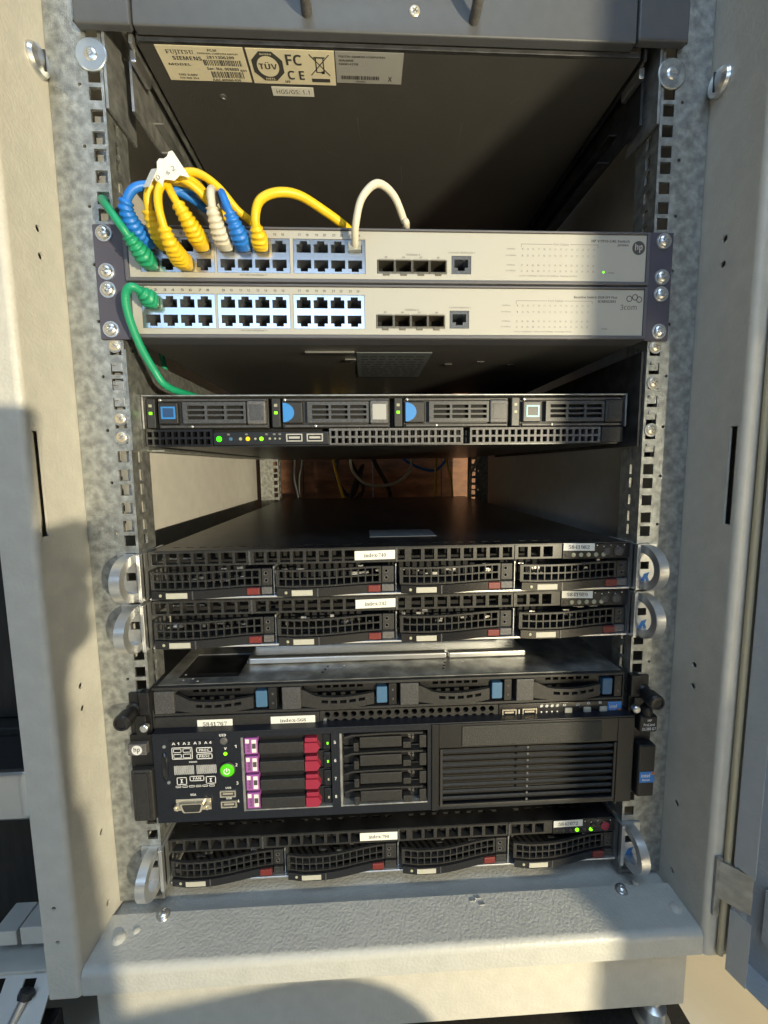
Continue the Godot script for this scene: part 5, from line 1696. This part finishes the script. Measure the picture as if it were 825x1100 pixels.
	# leads hanging at the back of the cabinet
	var hang := [
		["black power lead hanging at the far left behind the servers", "cable_black", [Vector3(-190, -200, -640), Vector3(-196, -320, -660), Vector3(-200, -370, -670), Vector3(-190, -430, -670), Vector3(-170, -600, -660)], 5.0],
		["second black power lead close beside the far left one", "cable_black", [Vector3(-170, -200, -660), Vector3(-184, -330, -690), Vector3(-192, -390, -690), Vector3(-186, -600, -670)], 5.0],
		["yellow lead slanting down behind the servers, left of the white loop", "cable_yellow", [Vector3(-110, -220, -640), Vector3(-100, -330, -650), Vector3(-84, -400, -650), Vector3(-74, -450, -655), Vector3(-70, -600, -650)], 3.6],
		["white lead sagging in a wide loop behind the servers", "cable_white", [Vector3(-60, -300, -640), Vector3(-56, -350, -650), Vector3(-20, -385, -650), Vector3(40, -386, -650), Vector3(80, -360, -650), Vector3(90, -318, -640), Vector3(92, -240, -640)], 3.6],
		["thick black lead crossing behind the white loop", "cable_black", [Vector3(-80, -240, -680), Vector3(-60, -330, -690), Vector3(-30, -400, -690), Vector3(-70, -460, -690), Vector3(-60, -600, -680)], 6.0],
		["black lead slanting right behind the white loop", "cable_black", [Vector3(-30, -230, -680), Vector3(0, -330, -690), Vector3(40, -420, -690), Vector3(50, -600, -690)], 6.0],
		["coiled black leads bunched behind the servers", "cable_black", [Vector3(-70, -250, -700), Vector3(-100, -360, -710), Vector3(-60, -420, -710), Vector3(-30, -340, -700), Vector3(-64, -430, -700), Vector3(-60, -600, -700)], 5.0],
		["yellow lead hanging straight down at the right behind the servers", "cable_yellow", [Vector3(150, -220, -640), Vector3(150, -330, -650), Vector3(148, -430, -650), Vector3(148, -600, -650)], 3.0],
		["thin yellow lead bowed beside the straight yellow one", "cable_yellow", [Vector3(170, -220, -640), Vector3(176, -330, -650), Vector3(190, -400, -650), Vector3(196, -600, -650)], 2.6],
		["dark blue lead crossing at the back right", "cable_blue", [Vector3(60, -310, -700), Vector3(100, -340, -700), Vector3(160, -352, -700), Vector3(200, -300, -700)], 4.0],
		["grey white lead bending at the right back rail", "cable_white", [Vector3(246, -240, -600), Vector3(240, -320, -600), Vector3(228, -352, -600), Vector3(222, -380, -600), Vector3(222, -600, -600)], 4.0],
	]
	for h in hang:
		var c := thing("hanging_lead", h[0], "cable", h[2][0].x, h[2][0].y, h[2][0].z, "leads hanging behind the servers")
		var pts := curve(h[2], 8)
		part(c, "cord", mb().tube(pts, same(h[3], pts.size()), 8), M[h[1]])
	# cord ends seen in the gap above the recessed server
	var stubs := [[-93.0, "cable_yellow"], [-66.0, "cable_yellow"], [-52.0, "cable_yellow"], [-38.0, "cable_white"], [16.0, "cable_white"]]
	for i in stubs.size():
		var q: Array = stubs[i]
		var c := thing("rear_cable", ["yellow cable end nearest the left in the gap above the recessed server", "middle yellow cable end in the gap above the recessed server", "rightmost yellow cable end in the gap above the recessed server", "white cable end beside the yellow ones above the recessed server", "lone white cable end right of the rating label, above the recessed server"][i], "cable", q[0], -276, -180, "cable ends in the gap above the recessed server")
		var pts := curve([Vector3(q[0] - 6, -240, -300), Vector3(q[0] - 3, -262, -290), Vector3(q[0], -272, -250), Vector3(q[0] + 6, -275.4, -180)], 6)
		part(c, "cord", mb().tube(pts, same(3.2, pts.size()), 8), M[q[1]])


# ---------------------------------------------------------------- loose things
func build_small_things() -> void:
	# aluminium profile resting on the lid of the lever server
	var y := -542.4
	var p := thing("aluminium_bar", "long silver aluminium profile lying on the metal server lid", "metal bar", 0, y, -60)
	part(p, "flange", mb().bev(-150, 141, y, y + 1.6, -82, -44, 0.4), M.alu)
	part(p, "nose", mb().bev(-147, 56, y, y + 7.6, -46, -37, 2.2), M.alu_bright)
	part(p, "nose", mb().bev(56.6, 139, y, y + 7.4, -46, -37.2, 2.2), M.alu_bright)
	part(p, "back_wall", mb().bev(-150, 141, y + 1.6, y + 14, -82, -79, 0.6), M.alu)
	# pale sticker on the lid of the uppermost grid server
	var s := thing("lid_label", "pale printed label lying on the lid of the index-740 server", "label", 10, -417, -80)
	part(s, "sheet", mb().bev(-22, 48, -416.95, -416.6, -104, -58, 0.1), M.foil_label)
	# clutter left of the cabinet
	var b := thing("dark_panel", "black wooden panel standing left of the cabinet", "panel", -345, -900, -40)
	part(b, "board", mb().bev(-520, -322, -900, -595, -60, -30, 2), M.dark_board)
	part(b, "board", mb().bev(-520, -312, -594, 200, -75, -45, 2), M.dark_board)
	var g := thing("grey_case", "rounded pale grey case beside the dark panel", "case", -345, -640, 10)
	part(g, "shell", mb().bev(-400, -320, -660, -600, -30, 20, 12), M.alu)
	part(g, "rim", mb().bev(-398, -318, -603, -599, -25, 24, 2), M.dark_plastic)
	var o := thing("orange_scrap", "small orange scrap wedged behind the grey case", "scrap", -318, -590, 10)
	part(o, "chip", mb().prism(PackedVector2Array([Vector2(-324, -596), Vector2(-313, -596), Vector2(-316, -578)]), 0, 4), M.orange)
	var st := thing("slotted_bracket", "stepped steel bracket with slots standing at the bottom left", "bracket", -350, -900, 60)
	for q in [[-356.0, -336.0, -757.0, -743.0], [-333.0, -300.0, -757.0, -740.0]]:
		part(st, "block", mb().bev(q[0], q[1], q[2], q[3], 8, 34, 1.0), M.scrap_metal)
	part(st, "rail_edge", mb().bev(-420, -298, -772, -768.4, 20, 45, 0.8), M.scrap_metal)
	var slots := [[-352.0, -338.0, 3.0, 12.0], [-322.0, -312.0, 4.0, 17.0]]
	var xs := lines(-430, -298, slots, 0)
	var zs := lines(0, 38, slots, 2)
	part(st, "plate", mb().sheet(xs, zs, opening(xs, zs, slots), 0, 1.6, Transform3D(Basis(Vector3.RIGHT, Vector3(0, -0.72, 0.69), Vector3(0, 0.69, 0.72)), Vector3(0, -772.5, 42))), M.scrap_metal)
	part(st, "under_tray", mb().bev(-430, -298, -835, -812, 40, 66, 1.0), M.rail_dark)
	part(st, "lip", mb().bev(-440, -298, -818, -813.5, 72, 92, 0.8), M.scrap_metal)
	part(st, "front_face", mb().bev(-440, -298, -838, -818.2, 86, 89, 0.6), M.galv_plain)
	part(st, "lower_lip", mb().bev(-440, -310, -846, -841, 86, 104, 0.8), M.scrap_metal)
	part(st, "leg", mb().box(-330, -312, -900, -846.5, 86, 100), M.galv_plain)
	part(st, "leg", mb().box(-420, -400, -900, -846.5, 86, 100), M.galv_plain)
	var bt := thing("loose_bolt", "steel bolt with dark head lying on the slotted bracket", "bolt", -318, -795, 64)
	part(bt, "shank", mb().cyl(Vector3(-323, -800, 70), Vector3(-315, -779, 56), 3.2, 12), M.zinc)
	part(bt, "head", mb().cyl(Vector3(-315, -779, 56), Vector3(-313.6, -775.4, 53.6), 6.2, 6), M.rail_dark)
	var f := thing("floor_mat", "dark rubber mat under the cabinet feet", "mat", 0, -900, 0)
	part(f, "mat_sheet", mb().bev(-300, 288, -899.9, -896.5, -640, 36, 1.0), M.dark_mat)


# ---------------------------------------------------------------- the phone that takes the picture and the arm that holds it, both behind the lens
func flesh(bones: Array, cell: float, blend: float) -> MB:
	# bones: [a, b, radius a, radius b]; rounded union meshed as surface nets
	var lo := Vector3(INF, INF, INF)
	var hi := -lo
	for b in bones:
		var r := Vector3.ONE * (maxf(b[2], b[3]) + blend + cell * 2)
		lo = lo.min(b[0] - r).min(b[1] - r)
		hi = hi.max(b[0] + r).max(b[1] + r)
	var n := Vector3i(((hi - lo) / cell).ceil()) + Vector3i.ONE
	var f := PackedFloat32Array()
	f.resize(n.x * n.y * n.z)
	f.fill(1e3)
	for b in bones:
		var r := Vector3.ONE * (maxf(b[2], b[3]) + blend * 2 + cell)
		var i0 := Vector3i(((b[0].min(b[1]) - r - lo) / cell).floor()).clamp(Vector3i.ZERO, n - Vector3i.ONE)
		var i1 := Vector3i(((b[0].max(b[1]) + r - lo) / cell).ceil()).clamp(Vector3i.ZERO, n - Vector3i.ONE)
		var ab: Vector3 = b[1] - b[0]
		var l2 := maxf(ab.length_squared(), 1e-6)
		for x in range(i0.x, i1.x + 1):
			for y in range(i0.y, i1.y + 1):
				for z in range(i0.z, i1.z + 1):
					var p := lo + Vector3(x, y, z) * cell
					var t := clampf((p - b[0]).dot(ab) / l2, 0, 1)
					var d: float = p.distance_to(b[0] + ab * t) - lerpf(b[2], b[3], t)
					var k := (x * n.y + y) * n.z + z
					var o := f[k]
					var h := maxf(blend - absf(o - d), 0.0) / blend
					f[k] = minf(o, d) - h * h * blend * 0.25
	var id := {}
	var pts := []
	var nrm := []
	for x in n.x - 1:
		for y in n.y - 1:
			for z in n.z - 1:
				var k := (x * n.y + y) * n.z + z
				var s := 0
				for c in 8:
					if f[k + (c & 1) * n.y * n.z + ((c >> 1) & 1) * n.z + (c >> 2)] < 0.0:
						s += 1
				if s == 0 or s == 8:
					continue
				var sum := Vector3.ZERO
				var cnt := 0
				for c in 8:
					for ax in 3:
						if c & (1 << ax):
							continue
						var e := c | (1 << ax)
						var fa := f[k + (c & 1) * n.y * n.z + ((c >> 1) & 1) * n.z + (c >> 2)]
						var fb := f[k + (e & 1) * n.y * n.z + ((e >> 1) & 1) * n.z + (e >> 2)]
						if (fa < 0.0) != (fb < 0.0):
							var pa := Vector3(c & 1, (c >> 1) & 1, c >> 2)
							var pb := Vector3(e & 1, (e >> 1) & 1, e >> 2)
							sum += pa.lerp(pb, fa / (fa - fb))
							cnt += 1
				id[k] = pts.size()
				pts.append(lo + (Vector3(x, y, z) + sum / cnt) * cell)
				nrm.append(Vector3(f[k + n.y * n.z] - f[k], f[k + n.z] - f[k], f[k + 1] - f[k]).normalized())
	var out := mb()
	for x in range(1, n.x - 1):
		for y in range(1, n.y - 1):
			for z in range(1, n.z - 1):
				var k := (x * n.y + y) * n.z + z
				var steps := [n.y * n.z, n.z, 1]
				for ax in 3:
					if (f[k] < 0.0) == (f[k + steps[ax]] < 0.0):
						continue
					var u: int = steps[(ax + 1) % 3]
					var w: int = steps[(ax + 2) % 3]
					var q := [k, k - u, k - u - w, k - w]
					if q.all(func(e): return id.has(e)):
						var g := q.map(func(e): return id[e])
						out.quad4(pts[g[0]], pts[g[1]], pts[g[2]], pts[g[3]], nrm[g[0]], nrm[g[1]], nrm[g[2]], nrm[g[3]])
	return out


func build_photographer() -> void:
	var lens := Basis.from_euler(Vector3(deg_to_rad(-6.1182), deg_to_rad(-2.6332), deg_to_rad(-0.6373)))
	var at := Transform3D(lens, Vector3(-26.41, -345.05, 369.2))
	var place := func(p: Vector3) -> Vector3: return at * p
	var ph := thing("smartphone", "dark smartphone held upright in front of the cabinet, taking the picture", "phone", -38, -474, 376)
	part(ph, "shell", mb().bev(-39, 35, -128, 22, 2.0, 10.5, 3.0).bend(0, place), M.dark_plastic)
	part(ph, "screen", mb().bev(-37, 33, -126, 20, 10.4, 10.9, 0.2).bend(0, place), M.black_gloss)
	var who := thing("person", "arm in a dark sleeve reaching up, hand holding the smartphone", "person", 20, -800, 470)
	var bones := []
	for i in 4:
		var y := -54.0 - 19.0 * i
		bones.append([Vector3(54, y - 4, 26), Vector3(67, y, 12), 11.0, 9.2])
		bones.append([Vector3(67, y, 12), Vector3(46, y + 1, -7), 9.2, 8.2])
		bones.append([Vector3(46, y + 1, -7), Vector3(14 + 4 * absf(i - 1.0), y + 2, -8), 8.2, 7.0])
	bones.append([Vector3(60, -64, 30), Vector3(62, -122, 38), 16.0, 19.0])
	bones.append([Vector3(42, -74, 34), Vector3(46, -126, 38), 12.0, 18.0])
	bones.append([Vector3(46, -122, 36), Vector3(36, -92, 26), 12.0, 10.5])
	bones.append([Vector3(36, -92, 26), Vector3(18, -64, 20), 10.5, 8.4])
	bones.append([Vector3(56, -126, 38), Vector3(60, -160, 42), 22.0, 22.0])
	bones.append([Vector3(60, -160, 42), Vector3(88, -260, 68), 22.0, 27.0])
	part(who, "body", flesh(bones, 4.0, 6.0).bend(0, place), M.skin)
	part(who, "sleeve", flesh([[Vector3(79, -225, 60), Vector3(150, -420, 120), 30.0, 45.0], [Vector3(150, -420, 120), Vector3(190, -320, 380), 48.0, 60.0]], 7.0, 14.0).bend(0, place), M.sleeve)
	part(who, "trousers", flesh([[Vector3(192, -754, 455), Vector3(205, -690, 820), 82.0, 95.0], [Vector3(192, -775, 455), Vector3(185, -840, 660), 64.0, 52.0]], 12.0, 30.0), M.trousers)
